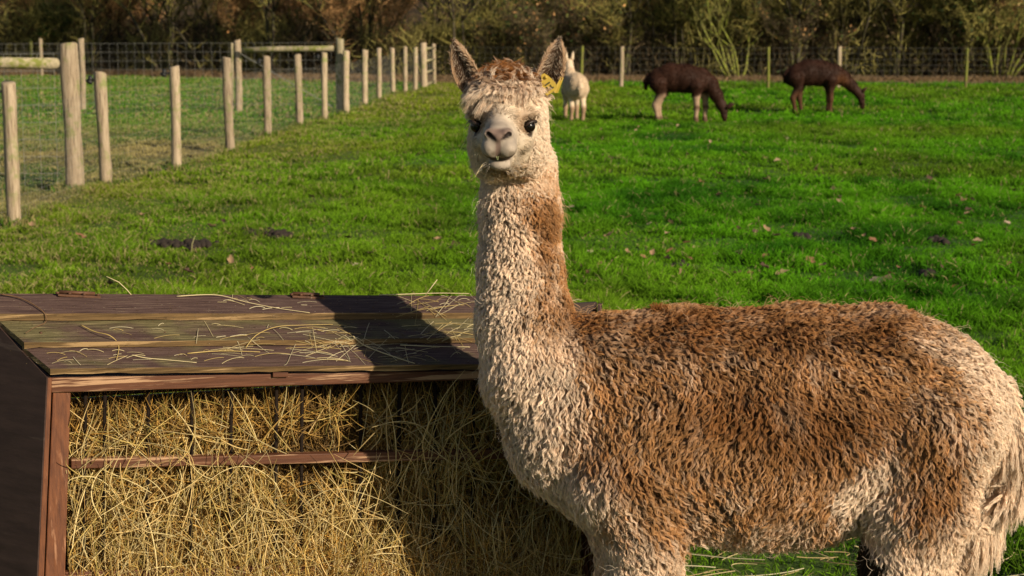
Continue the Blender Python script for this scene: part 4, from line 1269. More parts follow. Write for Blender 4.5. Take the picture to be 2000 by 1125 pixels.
def main_alpaca():
    root = empty('alpaca', tuple(ORG))
    tag(root, 'large cream and brown alpaca by the hay feeder, facing forward, yellow ear tag', 'alpaca')
    B = body_points()
    V, Q = B.mesh()
    V = relax(V, Q, 2, 0.45)
    VN = vertex_normals(V, Q)
    h = hd(V); s_, f_, u_ = h[:, 0], h[:, 1], h[:, 2]
    ishead = V[:, 2] > 1.17
    b, dk = pigment(V)
    col = mixc(np.broadcast_to(CREAM * np.array([.42, .34, .27]), V.shape), DARK, b)
    # face pigment: cream coat, dusky nose, lips and eye rims, widened with painted socket shade
    face = mixc(np.broadcast_to(np.array([0.62, 0.49, 0.37]), V.shape), np.array([0.36, 0.29, 0.24]), sstep(.10, .15, f_) * 0.85)
    st = sstep(.50, .66, fbm(V, 55, 3, 313)) * sstep(.09, .12, f_) * sstep(-.02, -.04, u_)
    face = mixc(face, np.array([0.16, 0.12, 0.08]), st * .7)
    face = face * (0.82 + 0.6 * (fbm(V, 90, 2, 4) - .3))[:, None]
    nose = np.clip(sstep(.0300, .020, np.abs(s_)) * sstep(-.018, -.009, u_ - np.abs(s_) * 0.45) * sstep(.014, .007, u_) * sstep(.140, .150, f_)
                   + sstep(.0075, .004, np.abs(s_)) * sstep(.155, .163, f_) * sstep(-.048, -.042, u_) * (u_ < 0), 0, 1)
    face = mixc(face, np.array([0.17, 0.105, 0.085]), nose * 0.9)
    hole = np.zeros(len(V))
    for s in (-1, 1):
        a, c2 = np.array([.0075 * s + .001, .176, -.0110]), np.array([.0210 * s + .001, .166, .0005])
        t = np.clip(((h - a) @ (c2 - a)) / ((c2 - a) @ (c2 - a)), 0, 1)
        hole = np.maximum(hole, sstep(.0072, .0048, np.linalg.norm(h - a - t[:, None] * (c2 - a), axis=1)))
        face = mixc(face, np.array([0.03, 0.018, 0.012]), sstep(.0285, .0205, np.linalg.norm((h - [.0550 * s, .062, .001]) * [.95, .8, 1.10], axis=1)))
        face = mixc(face, np.array([0.34, 0.20, 0.11]), 0.55 * sstep(.030, .018, np.linalg.norm((h - [.047 * s, .065, .012]) * [.8, .5, 1], axis=1)))
    face = mixc(face, np.array([0.02, 0.012, 0.010]), hole)
    um = -.052 + 7 * s_ * s_
    lip = sstep(.0065, .003, np.abs(u_ - um)) * sstep(.125, .135, f_) * (np.abs(s_) < .037)
    face = mixc(face, np.array([0.06, 0.035, 0.028]), lip * 0.9)
    col = np.where((ishead & (f_ > -.015) & (u_ > -.10))[:, None], face, col)
    me = make_mesh('body', V - ORG, Q, True, (M_SKIN,)); set_col(me, col)
    body = link('body', me, None, root)

    def put(name, pts, R, C, parent=body): return make_curves(name, pts - ORG, R, C, M_FLEECE, parent)

    bald_eye = lambda h: np.minimum(np.linalg.norm((h - [.0600, .062, -.001]) * [1, .6, 1], axis=1), np.linalg.norm((h - [-.0600, .062, -.001]) * [1, .6, 1], axis=1))

    # ---- body and neck locks
    def spec(P, N):
        X, Y = px_of(P); n = len(P); b, dk = pigment(P)
        q = hd(P)
        isneck = sstep(700, 600, Y) * sstep(1200, 1120, X)
        leg = sstep(1010, 1060, Y) * (((X > 1140) & (X < 1370)) | (X > 1630))
        low = sstep(1180, 1240, Y)
        belly = sstep(960, 1020, Y) * (1 - leg)
        r = np.random.default_rng(3)
        back = sstep(.25, .8, N[:, 2])
        down = np.array([0, 0, -1.0])
        flow = fbm(P, 7, 2, 61) - 0.5
        comb = down + np.stack([0.22 + 2.2 * flow, np.zeros(n), np.zeros(n)], -1) + r.normal(0, 0.16, (n, 3)) * (1 + 1.2 * isneck[:, None])
        comb[:, 0] += back * 1.0 - isneck * 0.15 - 0.55 * sstep(1200, 1000, X) * sstep(650, 760, Y)
        length = 0.052 - 0.030 * isneck - 0.018 * leg - 0.012 * low + 0.010 * belly * (Y > 1000) - 0.018 * back
        tail = (X > 1935) & (np.abs(P[:, 1] - AY) < 0.06)
        length = np.where(tail & (Y > 780), 0.115, length)
        length = np.where(X > 1900, np.maximum(length, 0.036), length)
        tl = tail & (Y > 770)
        comb = np.where(tl[:, None], np.array([0.02, 0, -1.0]) + r.normal(0, .10, (n, 3)), comb)
        size = 0.0088 - 0.0024 * isneck
        lift = 0.40 + 0.36 * isneck + 0.15 * back - 0.0 - 0.15 * belly
        lift = np.where(tl, .10, lift)
        root = mixc(np.broadcast_to(CREAM * np.array([0.64, 0.53, 0.43]), (n, 3)), DARK * 1.0, b)  # cream roots browned, so the colour holds the shade of crimp gaps
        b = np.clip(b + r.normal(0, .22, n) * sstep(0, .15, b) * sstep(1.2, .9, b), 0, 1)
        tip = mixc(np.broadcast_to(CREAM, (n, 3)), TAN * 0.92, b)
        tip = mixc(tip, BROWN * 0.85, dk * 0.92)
        # muddy dark patch at the front of the hind knee
        mud = np.exp(-(((X - 1695) / 34) ** 2 + ((Y - 1082) / 58) ** 2)) * (P[:, 1] < AY)
        mud = sstep(0.35, 0.75, mud + (fbm(P, 25, 2, 99) - .5) * .5)
        root = mixc(root, np.array([0.02, 0.013, 0.009]), mud); tip = mixc(tip, np.array([0.06, 0.04, 0.022]), mud)
        wob = fbm(P, 40, 2, 71) - .5
        tip = tip * (1 + 0.65 * wob[:, None])
        return dict(length=length, size=size, radius=np.full(n, 0.00063), comb=comb, lift=lift, curl=0.0025 + 0.0014 * (1 - isneck),
                    wave=0.019 + 0.009 * (1 - isneck), root=root, tip=tip, clump=np.full(n, 0.94) - 0.15 * leg - 0.3 * tl,
                    keep=(P[:, 2] < 1.215) & (P[:, 2] > 0.05) & ~((q[:, 1] > -0.03) & (q[:, 2] > -0.10)))
    def w(P): return np.where(P[:, 1] < AY + 0.06, 1.0, 0.45) * np.where(P[:, 2] < 0.3, 0.35, 1) * np.where((P[:, 2] > 0.80) & (P[:, 0] < 0.15), 2.5, 1.0)
    VV = (V, Q, VN)
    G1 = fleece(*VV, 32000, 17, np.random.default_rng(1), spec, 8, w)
    # under-wool filling between the locks, darkened to paint in their gap shade
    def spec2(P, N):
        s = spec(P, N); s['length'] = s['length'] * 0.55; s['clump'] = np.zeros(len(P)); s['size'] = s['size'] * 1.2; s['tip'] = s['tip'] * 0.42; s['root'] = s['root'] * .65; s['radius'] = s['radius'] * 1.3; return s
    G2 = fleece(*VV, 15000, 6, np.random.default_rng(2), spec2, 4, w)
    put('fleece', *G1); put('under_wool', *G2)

    # ---- head wool: cheeks, throat, topknot
    def spech(P, N):
        n = len(P); q = hd(P); s, f, u = q.T; r = np.random.default_rng(4)
        top = sstep(.045, .065, u + 0.10 * (-f)) * sstep(.065, .045, f)
        cheek = np.clip(sstep(.046, .060, np.abs(s)) * sstep(.058, .04, f) + sstep(.03, .0, f), 0, 1) * (1 - top)
        throat = np.maximum(sstep(-.070, -.090, u) * sstep(.10, .07, f), sstep(-.05, -.075, f))
        comb = np.stack([np.sign(s) * 0.5, np.full(n, -0.3), np.full(n, -0.8)], -1) + r.normal(0, .40, (n, 3))
        fl = np.stack([s * 6 - 0.35, np.full(n, 0.7), np.full(n, -0.1)], -1) + r.normal(0, .9, (n, 3))
        comb = mixc(comb, fl, top)
        comb = comb @ HM
        length = 0.019 * np.maximum(cheek, throat) + 0.046 * top
        length = np.where(throat > .5, 0.026, length)
        ck = (1 - top) * (1 - throat)
        brow_ = sstep(1.0, .3, throat)
        bb = np.clip(top * sstep(.065, .09, u) * 1.0 + (fbm(P, 30, 2, 6) - .5) * 1.0 * top, 0, 1)
        gr = sstep(0, -.05, s) * 0.0
        tip = mixc(np.broadcast_to(CREAM, (n, 3)), BROWN * .95, bb); root = mixc(np.broadcast_to(CREAM * 0.65, (n, 3)), DARK * 1.6, bb)
        X_, Y_ = px_of(P); nk = sstep(1035, 1085, X_ + (fbm(P, 20, 2, 5) - .5) * 90) * sstep(300, 345, Y_ + (fbm(P, 25, 2, 15) - .5) * 60) * (1 - top)
        nk = np.clip(nk + r.normal(0, .2, n) * nk, 0, 1)
        tip = mixc(tip, TAN * .95, nk * .9); root = mixc(root, DARK * 1.3, nk * .9)
        thr = throat * sstep(-.12, -.09, u) * sstep(.05, .02, np.abs(s)) * sstep(0.0, .04, f)
        tip = mixc(tip, np.array([0.36, 0.24, 0.12]), thr); root = mixc(root, np.array([0.14, 0.08, 0.035]), thr)
        keep = (P[:, 2] > 1.16) & (np.maximum(np.maximum(cheek, throat), top) > .35) & (bald_eye(q) > .026) & (f < 0.115)
        return dict(length=length, size=np.where(ck > .5, .0050, .0062), radius=np.full(n, .00048), comb=comb, lift=np.where(top > .5, .80, np.where(ck > .5, .50, .62)), curl=np.where(top > .5, .0042, np.where(ck > .5, .0012, .0026)),
                    wave=np.where(top > .5, .042, .022), root=root, tip=tip, clump=np.where(ck > .5, .55, np.where(top > .5, .55, .80)), keep=keep)
    wh = lambda P: (P[:, 2] > 1.15).astype(float) + 1e-9
    put('head_wool', *fleece(*VV, 11000, 14, np.random.default_rng(5), spech, 7, wh))

    # ---- short face coat
    def specf(P, N):
        n = len(P); q = hd(P); s, f, u = q.T; r = np.random.default_rng(6)
        comb = np.stack([s * 8, np.full(n, -1.0), np.full(n, -.35)], -1) @ HM + r.normal(0, .15, (n, 3))
        muzzle = sstep(.10, .14, f)
        length = 0.0130 - .0076 * muzzle
        be = bald_eye(q)
        nearj = sstep(.032, .020, np.linalg.norm((q - np.stack([.047 * np.sign(s), np.full(n, .065), np.full(n, .012)], -1)) * [.8, .5, 1], axis=1))
        c = mixc(np.broadcast_to(np.array([0.74, 0.59, 0.44]), (n, 3)), np.array([0.36, 0.29, 0.245]), muzzle * .85)
        c = mixc(c, np.array([0.20, 0.135, 0.11]), .75 * sstep(.016, .004, np.abs(s)) * sstep(.130, .150, f) * (u < .01))
        c = mixc(c, np.array([0.36, 0.22, 0.12]), nearj * .6)
        stain = sstep(.47, .68, fbm(P, 55, 3, 313)) * sstep(.09, .12, f) * sstep(-.02, -.04, u)
        c = mixc(c, np.array([0.20, 0.15, 0.095]), stain * .75)
        c = mixc(c, np.array([0.40, 0.30, 0.22]), sstep(.45, .7, fbm(P, 24, 2, 317)) * .55)
        forehead = sstep(.025, .05, u) * sstep(.035, .0, np.abs(s))
        c = mixc(c, np.array([0.42, 0.32, 0.235]), sstep(.018, .002, np.abs(s + .004)) * .22 * sstep(.13, .1, f))
        c = c * (0.95 + 0.55 * (fbm(P, 60, 2, 3) - .5))[:, None] * r.uniform(.72, 1.14, (n, 1))
        nosep = (np.abs(s) < .029) & (f > .142) & (u > -.017 + .35 * np.abs(s)) & (u < .013)
        philt = (np.abs(s) < .006) & (f > .155)
        um = -.052 + 7 * s * s
        lip = (np.abs(u - um) < .005) & (f > .12) & (np.abs(s) < .04)
        keep = (f > -.02) & (be > .0225) & ~nosep & ~philt & ~lip & (u > -.095) & (P[:, 2] > 1.17)
        return dict(length=length, size=np.full(n, .0042), radius=np.full(n, .00040), comb=comb, lift=np.where(muzzle > .5, .22, .30), curl=np.full(n, .0003),
                    wave=np.full(n, .02), root=c * .6, tip=c * 1.08, clump=np.full(n, .60), keep=keep)
    put('face_coat', *fleece(*VV, 30000, 5, np.random.default_rng(7), specf, 4, wh))

    # ---- forelock: long pale strands swept over the brow
    r = np.random.default_rng(8)
    n = 1700
    s0 = r.uniform(-.066, .056, n); lock = (np.floor((s0 + r.normal(0, .0012, n)) * 420)).astype(int)
    lr = np.random.default_rng(9).normal(0, 1, (80, 4))[lock + 38]
    root_ = np.stack([s0, .028 + r.normal(0, .004, n) + .004 * lr[:, 0], .080 - 4.5 * s0 ** 2 + r.normal(0, .003, n)], -1)
    end = np.stack([s0 * 1.0 - .009 + .013 * lr[:, 1] + r.normal(0, .0045, n), .072 - 6 * s0 ** 2 + .004 * lr[:, 2], .050 - 4.5 * (s0 + .005) ** 2 + .010 * lr[:, 3] + r.normal(0, .003, n)], -1)
    t = np.linspace(0, 1, 7)[None, :, None]
    mid = (root_ + end) / 2 + np.array([0, .016, .008])
    P = root_[:, None, :] * (1 - t) ** 2 + 2 * mid[:, None, :] * t * (1 - t) + end[:, None, :] * t ** 2
    P = P + np.sin(t * 7 + lr[:, None, 0:1] * 3) * .0012
    P = P @ HM + HO
    c = mixc(np.broadcast_to(CREAM, (n, 3)), BROWN * 1.3, (r.uniform(0, 1, n) < .22).astype(float) * .6) * r.uniform(.75, 1.1, (n, 1))
    put('forelock', P, .0004 * (1 - .6 * t[..., 0]) * np.ones((n, 1)), np.repeat(c[:, None, :], 7, 1))

    # ---- stray hairs standing off the fleece
    def specs(P, N):
        n = len(P); rr = np.random.default_rng(77); b, dk = pigment(P); q = hd(P)
        c = mixc(np.broadcast_to(CREAM, (n, 3)), TAN * .9, b)
        return dict(length=np.where(P[:, 2] > 1.17, .034, .050), size=np.full(n, .002), radius=np.full(n, .00024), comb=np.array([0, 0, -1.]) + rr.normal(0, .8, (n, 3)), lift=rr.uniform(.6, 1.1, n),
                    curl=np.full(n, .003), wave=np.full(n, .03), root=c * .8, tip=c, clump=np.zeros(n), keep=(P[:, 2] > .15) & ~((q[:, 1] > .02) & (q[:, 2] < .06) & (q[:, 2] > -.08)))
    put('stray_hairs', *fleece(*VV, 6500, 1, np.random.default_rng(78), specs, 7, lambda P: np.where(P[:, 2] > 1.1, 2.5, 1.0)))

    # ---- whiskers and chin hairs
    n = 90; sg = np.where(r.uniform(0, 1, n) < .5, -1, 1)
    b0 = np.stack([sg * r.uniform(.012, .036, n), r.uniform(.115, .160, n), r.uniform(-.074, -.020, n)], -1)
    d = np.stack([sg * r.uniform(.3, 1, n), r.uniform(.1, .6, n), r.uniform(-.9, -.1, n)], -1); d = unit(d); k = np.linspace(0, 1, 5)
    P = (b0[:, None, :] + d[:, None, :] * (r.uniform(.010, .026, n)[:, None] * k)[..., None] - np.array([0, 0, .004]) * (k ** 2)[None, :, None]) @ HM + HO
    put('whiskers', P, np.full((n, 5), .00022) * (1 - .7 * k), np.full((n, 5, 3), .55) * np.array([1, .85, .68]))

    # ---- eyes
    for s in (-1, 1):
        m = bpy.data.meshes.new('eye'); vs, fs = [], []
        nu, nv = 24, 14
        for i in range(nv + 1):
            for j in range(nu):
                a, b2 = math.pi * i / nv, 2 * math.pi * j / nu
                vs.append((math.sin(a) * math.cos(b2), math.sin(a) * math.sin(b2), math.cos(a)))
        for i in range(nv):
            for j in range(nu): fs.append((i * nu + j, (i + 1) * nu + j, (i + 1) * nu + (j + 1) % nu, i * nu + (j + 1) % nu))
        v = np.array(vs) * np.array([.0142, .0145, .0136]) @ HM + H(.0522 * s, .0520, -.001)
        link('eye', make_mesh('eye', v - ORG, fs, True, (M_EYE,)), None, root)
        # lids: two curved rims
        L = MB()
        for up in (1,):
            pts = []
            for a in np.linspace(-1.25, 1.25, 11):
                loc = np.array([math.sin(a) * .0150, .0128 * math.cos(a) ** 0.5 if math.cos(a) > 0 else 0, up * .0098 * math.cos(a) + .0015 + .16 * s * math.sin(a) * .015])
                # face outward and forward
                ang = 0.75 * s; R_ = np.array([[math.cos(ang), math.sin(ang), 0], [-math.sin(ang), math.cos(ang), 0], [0, 0, 1]])
                pts.append(R_ @ loc @ HM + H(.0525 * s, .0535, -.001) - ORG)
            L.tube(pts, [.0034 if 1 < i < 9 else .0016 for i in range(11)], 6)
        o = L.build('eyelid', M_LID, root, True)
        # lashes
        n = 26; a = r.uniform(-.8, .8, n)
        b0 = np.stack([np.sin(a) * .0150, .0145 * np.sqrt(np.cos(a)), .0098 * np.cos(a) + .002], -1)
        d = np.stack([np.sin(a) * .3, np.full(n, .9), np.full(n, -.25)], -1) + r.normal(0, .18, (n, 3))
        k = np.linspace(0, 1, 4)
        ang = 0.75 * s; R_ = np.array([[math.cos(ang), math.sin(ang), 0], [-math.sin(ang), math.cos(ang), 0], [0, 0, 1]])
        P = (b0[:, None, :] + d[:, None, :] * (.010 * k)[None, :, None] - np.array([0, 0, .004]) * (k ** 2)[None, :, None]) @ R_.T @ HM + H(.0525 * s, .0535, -.001)
        put('eyelashes', P, np.full((n, 4), .00028) * (1 - .6 * k), np.full((n, 4, 3), .03), o)

    # ---- ears
    def ear(base, tip, hw, face_dir, bend, seed):
        base, tip = np.array(base), np.array(tip); ax = tip - base; Lg = np.linalg.norm(ax); ax /= Lg
        fd = unit(np.array(face_dir) - ax * np.dot(face_dir, ax)); sd = np.cross(ax, fd)
        nu, nv = 18, 13
        U, Vv = np.meshgrid(np.linspace(0, 1, nu), np.linspace(-1, 1, nv), indexing='ij')
        wdt = hw * np.interp(U, [0, .12, .3, .5, .7, .85, .95, 1], [.62, .85, 1.0, .98, .78, .52, .27, .03])
        cup = wdt * 0.85 * (Vv ** 2) + 0.010 * np.sin(U * 3.1) * 0 + .012 * np.sin(U * math.pi) * bend
        outer = base + ax * (U * Lg)[..., None] + sd * (Vv * wdt * (1 - .18 * Vv ** 2) + bend * .010 * np.sin(U * 2.6))[..., None] + fd * cup[..., None]
        inner = outer + fd * (.0045 * (1 - .75 * np.abs(Vv) ** 3) * (1 - .7 * U ** 4))[..., None]
        v = np.concatenate([outer.reshape(-1, 3), inner.reshape(-1, 3)])
        i = np.arange(nu * nv).reshape(nu, nv); o2 = nu * nv
        fo = np.stack([i[:-1, :-1], i[1:, :-1], i[1:, 1:], i[:-1, 1:]], -1).reshape(-1, 4)
        fi = fo[:, ::-1] + o2
        rim = []
        loop = list(i[:, 0]) + list(i[-1, 1:]) + list(i[::-1, -1][1:]) + list(i[0, ::-1][1:])
        for a, b2 in zip(loop[:-1], loop[1:]): rim.append((a, b2, b2 + o2, a + o2))
        f = np.concatenate([fo, fi, np.array(rim)])
        c = np.zeros((len(v), 3)); uu = np.concatenate([U.ravel(), U.ravel()]); vv = np.concatenate([Vv.ravel(), Vv.ravel()])
        c[:] = np.array([.42, .26, .15]); inn = np.arange(len(v)) >= o2
        k = sstep(.85, .5, np.abs(vv)) * inn
        c = mixc(c, mixc(np.broadcast_to(np.array([0.035, 0.02, 0.015]), c.shape), np.array([0.15, 0.085, 0.060]), sstep(.15, .7, uu)), k)  # brown inner hair, with the ear's inside shadow painted in towards the base
        me = make_mesh('ear', v - ORG, f, True, (M_SKIN,)); set_col(me, c)
        e = link('ear', me, None, root)
        rr = np.random.default_rng(seed)
        # coat: outer side, rim and long pale hairs inside
        n = 5200
        u = rr.uniform(0, 1, n) ** .9; w_ = rr.uniform(-1, 1, n); side_in = rr.uniform(0, 1, n) < .5
        wd = hw * np.interp(u, [0, .12, .3, .5, .7, .85, .95, 1], [.62, .85, 1.0, .98, .78, .52, .27, .03])
        pos = base + ax * (u * Lg)[:, None] + sd * (w_ * wd * (1 - .18 * w_ ** 2) + bend * .010 * np.sin(u * 2.6))[:, None] + fd * (wd * .85 * w_ ** 2 + .012 * np.sin(u * math.pi) * bend)[:, None]
        pos = pos + fd * np.where(side_in, .0045 * (1 - .75 * np.abs(w_) ** 3), 0)[:, None]
        nrm = np.where(side_in[:, None], fd - sd * (w_ * 1.2)[:, None], -fd + sd * (w_ * 1.2)[:, None]); nrm = unit(nrm)
        rimf = np.abs(w_) > .86
        Lh = np.where(side_in & ~rimf, .015, .008) * rr.uniform(.6, 1.3, n) * np.where(u > .85, .6, 1)
        d = ax * .9 + nrm * np.where(side_in, .35, .22)[:, None] + sd * (-w_ * np.where(side_in, .8, -.15))[:, None] + rr.normal(0, .16, (n, 3))
        d = unit(d); k = np.linspace(0, 1, 4)
        P = pos[:, None, :] + d[:, None, :] * (Lh[:, None] * k)[..., None]
        tanc = mixc(np.broadcast_to(np.array([.50, .30, .165]), (n, 3)), CREAM, rr.uniform(0, 1, n) * .45)
        inc = np.where((rr.uniform(0, 1, n) < .26)[:, None], CREAM * .8, np.array([0.15, 0.085, 0.052]))
        c = np.where((side_in & ~rimf)[:, None], inc, tanc)
        make_curves('ear_coat', P - ORG, np.full((n, 4), .00045) * (1 - .6 * k), np.repeat(c[:, None, :], 4, 1), M_FLEECE, e)
        return e
    eL = ear(at_depth(934, 186, 3.735), at_depth(890, 79, 3.725), .0305, (-.15, -1, .05), -.55, 21)
    eR = ear(at_depth(1054, 178, 3.735), at_depth(1089, 76, 3.725), .0320, (.12, -1, .05), .55, 22)

    # ---- ear tag on the right-hand ear
    def plate(name, pts, Y0, Y1, mat, parent, th=.002):
        v = [at_depth(x, y, Y) for (x, y), Y in zip(pts, np.linspace(Y0, Y1, len(pts)) if not hasattr(Y0, '__len__') else Y0)]
        n = len(v); b2 = [p + np.array([0, th, 0]) for p in v]
        fs = [tuple(range(n - 1, -1, -1)), tuple(range(n, 2 * n))] + [(i, (i + 1) % n, (i + 1) % n + n, i + n) for i in range(n)]
        return link(name, make_mesh(name, np.array(v + b2) - ORG, fs, False, (mat,)), None, parent)
    TY = 3.690
    tagp = plate('ear_tag', [(1057, 146), (1063, 143), (1070, 147), (1078, 154), (1085, 162), (1088, 168), (1086, 175), (1069, 187), (1060, 181), (1058, 170)], [TY] * 10, None, M_TAG, eR)
    def stroke(a, b3, w_):
        a, b3 = np.array(a, float), np.array(b3, float); d = (b3 - a) / np.linalg.norm(b3 - a); nrm = np.array([-d[1], d[0]]) * w_ / 2
        q = [a - nrm, b3 - nrm, b3 + nrm, a + nrm]
        plate('tag_mark', [tuple(p) for p in q], [TY - .0012] * 4, None, M_TAGMARK, tagp, .001)
    stroke((1064.5, 167), (1074, 160.5), 3.2); stroke((1067, 178), (1081.5, 170), 3.4); stroke((1067, 170), (1071.5, 177), 3.0); stroke((1074.5, 165.5), (1077.5, 171), 2.4)
    plate('tag_back', [(1096, 149), (1101, 152), (1090, 181), (1084, 182), (1081, 177)], [3.70, 3.71, 3.71, 3.695, 3.695], None, M_TAG, eR)
    m = MB(); p = at_depth(1066, 151, TY) - ORG; m.tube([p + [0, -.003, 0], p + [0, .03, 0]], .0035, 10); m.build('tag_stud', M_TAG, eR, True)

    # ---- chewed straw in the mouth
    m = MB(); m.tube([at_depth(948, 313, 3.585) - ORG, at_depth(938, 328, 3.565) - ORG, at_depth(927, 347, 3.55) - ORG], [.0009, .0008, .0005], 5)
    o = link('straw_stalk', make_mesh('straw_stalk', np.array(m.v) + ORG, m.f, True, (M_STRAW,))); tag(o, 'single pale straw hanging from the corner of the big alpaca\'s mouth', 'straw')
    m = MB()
    for k in range(3):
        a = at_depth(970 + k * 1.6, 309 - (k % 2) * 3, 3.532); m.tube([a, a + [r.normal(0, .002), -.003, -.004], a + [r.normal(0, .004), -.003, .002 + r.normal(0, .003)]], .0008, 5)
    o = link('chewed_grass', make_mesh('chewed_grass', m.v, m.f, True, (M_CHEW,))); tag(o, 'scrap of chewed green grass between the big alpaca\'s lips', 'grass scrap')

    # ---- tufts of loose wool standing on the back
    r = np.random.default_rng(31); PP, RR, CC = [], [], []
    for (x, y, nn, L, w_, brown) in ((1288, 604, 200, .019, 11, 1), (1318, 607, 170, .021, 12, .35), (1338, 607, 170, .023, 11, .15), (1625, 602, 130, .014, 10, .8)):
        x0 = x + r.uniform(-w_, w_, nn)
        p = np.array([at_depth(a, y + 4, AY + r.uniform(-.02, .02)) for a in x0])
        d = unit(np.stack([(x0 - x) / w_ * .5 + r.normal(0, .35, nn), r.normal(0, .5, nn), r.uniform(.4, 1.2, nn)], -1))
        k = np.linspace(0, 1, 6); ln = L * r.uniform(.6, 1.1, nn)
        P = p[:, None, :] + d[:, None, :] * (ln[:, None] * k)[..., None] + np.stack([np.sin(k * 9 + r.uniform(0, 1)) * .001] * 3, -1)[None]
        PP.append(P); RR.append(np.full((nn, 6), .0007) * (1 - .5 * k)); c = (BROWN * .8 * brown + TAN * .85 * (1 - brown)) * r.uniform(.7, 1.2, (nn, 1)); CC.append(np.repeat(c[:, None, :], 6, 1))
    put('back_tufts', np.concatenate(PP), np.concatenate(RR), np.concatenate(CC))
    return root

M_LID = plain('dark_eye_rim', (0.035, 0.02, 0.014), 0.45)
M_TAG = plain('yellow_plastic_tag', (0.46, 0.31, 0.045), 0.55)
M_TAGMARK = plain('black_tag_print', (0.07, 0.06, 0.015), 0.6)
M_STRAW = plain('straw_stem', (0.60, 0.47, 0.24), 0.5)
M_CHEW = plain('chewed_green', (0.20, 0.21, 0.09), 0.5)
main_alpaca()

# ------------------------------------------------------------------ the other alpacas
def far_alpaca(label, loc, rz, scale, prims, ears, eyes, colfn, length=0.030, nl=7500, seed=1, tail=None):
    root = empty('alpaca', loc, rz); root.scale = (scale,) * 3
    tag(root, label, 'alpaca')
    B = Solid(np.arange(-.72, .98, .0125), np.arange(-.30, .30, .0125), np.arange(-.02, 1.40, .0125))
    for k, sy, ch in prims: B.chain(ch, k, sy)
    V, Q = B.mesh(); V = relax(V, Q, 1, .4); VN = vertex_normals(V, Q)
    me = make_mesh('body', V, Q, True, (M_SKIN,)); set_col(me, colfn(V) * .8)
    body = link('body', me, None, root)
    def spec(P, N):
        n = len(P); r = np.random.default_rng(seed); c = colfn(P)
        low = sstep(.42, .30, P[:, 2]); head = ((P[:, 0] - ears[0][0]) ** 2 + (P[:, 2] - ears[0][2]) ** 2) < .15 ** 2
        ln = np.where(head, .010, length * (1 - .85 * sstep(.50, .36, P[:, 2]) * (P[:, 0] < .42)))
        comb = np.array([-.2, 0, -1.0]) + r.normal(0, .3, (n, 3))
        return dict(length=ln, size=np.full(n, .018), radius=np.full(n, .0015), comb=comb, lift=np.full(n, .45), curl=np.full(n, .002), wave=np.full(n, .03),
                    root=c * .55, tip=c * 1.15, clump=np.full(n, .7), keep=P[:, 2] > .04)
    G = fleece(V, Q, VN, nl, 7, np.random.default_rng(seed), spec, 5)
    make_curves('fleece', *G, M_FLEECE, body)
    for (bx, by, bz, tx, ty, tz) in ears:
        m = MB(); b = np.array([bx, by, bz]); t = np.array([tx, ty, tz])
        m.tube([b, b * .65 + t * .35, b * .3 + t * .7, t], [.022, .03, .022, .004], 8)
        e = m.build('ear', M_SKIN, root, True); set_col(e.data, colfn(np.array([[bx, by, bz]]))[0])
    for p in eyes:
        m = MB(); p = np.array(p); m.tube([p + [0, -.013, 0], p + [0, -.008, 0], p + [0, .008, 0], p + [0, .013, 0]], [.004, .011, .011, .004], 8); m.build('eye', M_EYE, root, True)
    return root

def legs(fx=.24, hx=-.36, dy=.11, f_off=(0, .07), h_off=(0, .09), r=1.0):
    out = []
    for s, o in ((-1, f_off[0]), (1, f_off[1])):
        x = fx + o
        out.append((.03, 1, [(fx, dy * s, .55, .12 * r), (x, dy * s, .40, .055 * r), (x + .01, dy * s, .24, .040), (x, dy * s, .07, .029), (x + .005, dy * s, .035, .034), (x + .03, dy * s, .018, .020)]))
    for s, o in ((-1, h_off[0]), (1, h_off[1])):
        x = hx + o
        out.append((.03, 1, [(hx + .02, dy * s, .58, .14 * r), (hx + .06 + o * .5, dy * s, .44, .070 * r), (x - .03, dy * s, .27, .045), (x - .02, dy * s, .22, .038), (x + .01, dy * s, .07, .029), (x + .02, dy * s, .035, .034), (x + .05, dy * s, .018, .020)]))
    return out

DKB = np.array([0.040, 0.0145, 0.0075]); 
def brown_a(P):
    n = fbm(P, 6, 2, 3)
    c = np.repeat(DKB[None] * 1.1, len(P), 0) * (.7 + .7 * n)[:, None]
    legp = sstep(.46, .40, P[:, 2] + (n - .5) * .15) * (P[:, 0] < .42)
    pale = np.array([0.50, 0.33, 0.22])
    c = mixc(c, pale, legp * .9)
    knee = np.exp(-((P[:, 2] - .24) / .035) ** 2) * (P[:, 0] > 0) * (P[:, 0] < .42) + sstep(.12, .07, P[:, 2]) * (P[:, 0] < .42)
    return mixc(c, np.array([0.10, 0.045, 0.025]), np.clip(knee, 0, 1) * .9)
def brown_b(P):
    n = fbm(P, 6, 2, 13)
    c = np.repeat(DKB[None], len(P), 0) * (.7 + .7 * n)[:, None]
    t = np.exp(-(((P[:, 0] - .40) / .10) ** 2 + ((P[:, 2] - .55) / .10) ** 2)) * .8 + sstep(.42, .3, P[:, 2]) * .35 * (P[:, 0] < .5)
    return mixc(c, np.array([0.17, 0.065, 0.022]), np.clip(t, 0, 1))
def white_c(P):
    n = fbm(P, 6, 2, 23)
    c = np.repeat(np.array([[0.80, 0.62, 0.44]]), len(P), 0) * (.9 + .2 * n)[:, None]
    return mixc(c, np.array([0.36, 0.20, 0.11]), sstep(.33, .26, P[:, 2]) * .8 * (P[:, 0] < .45))

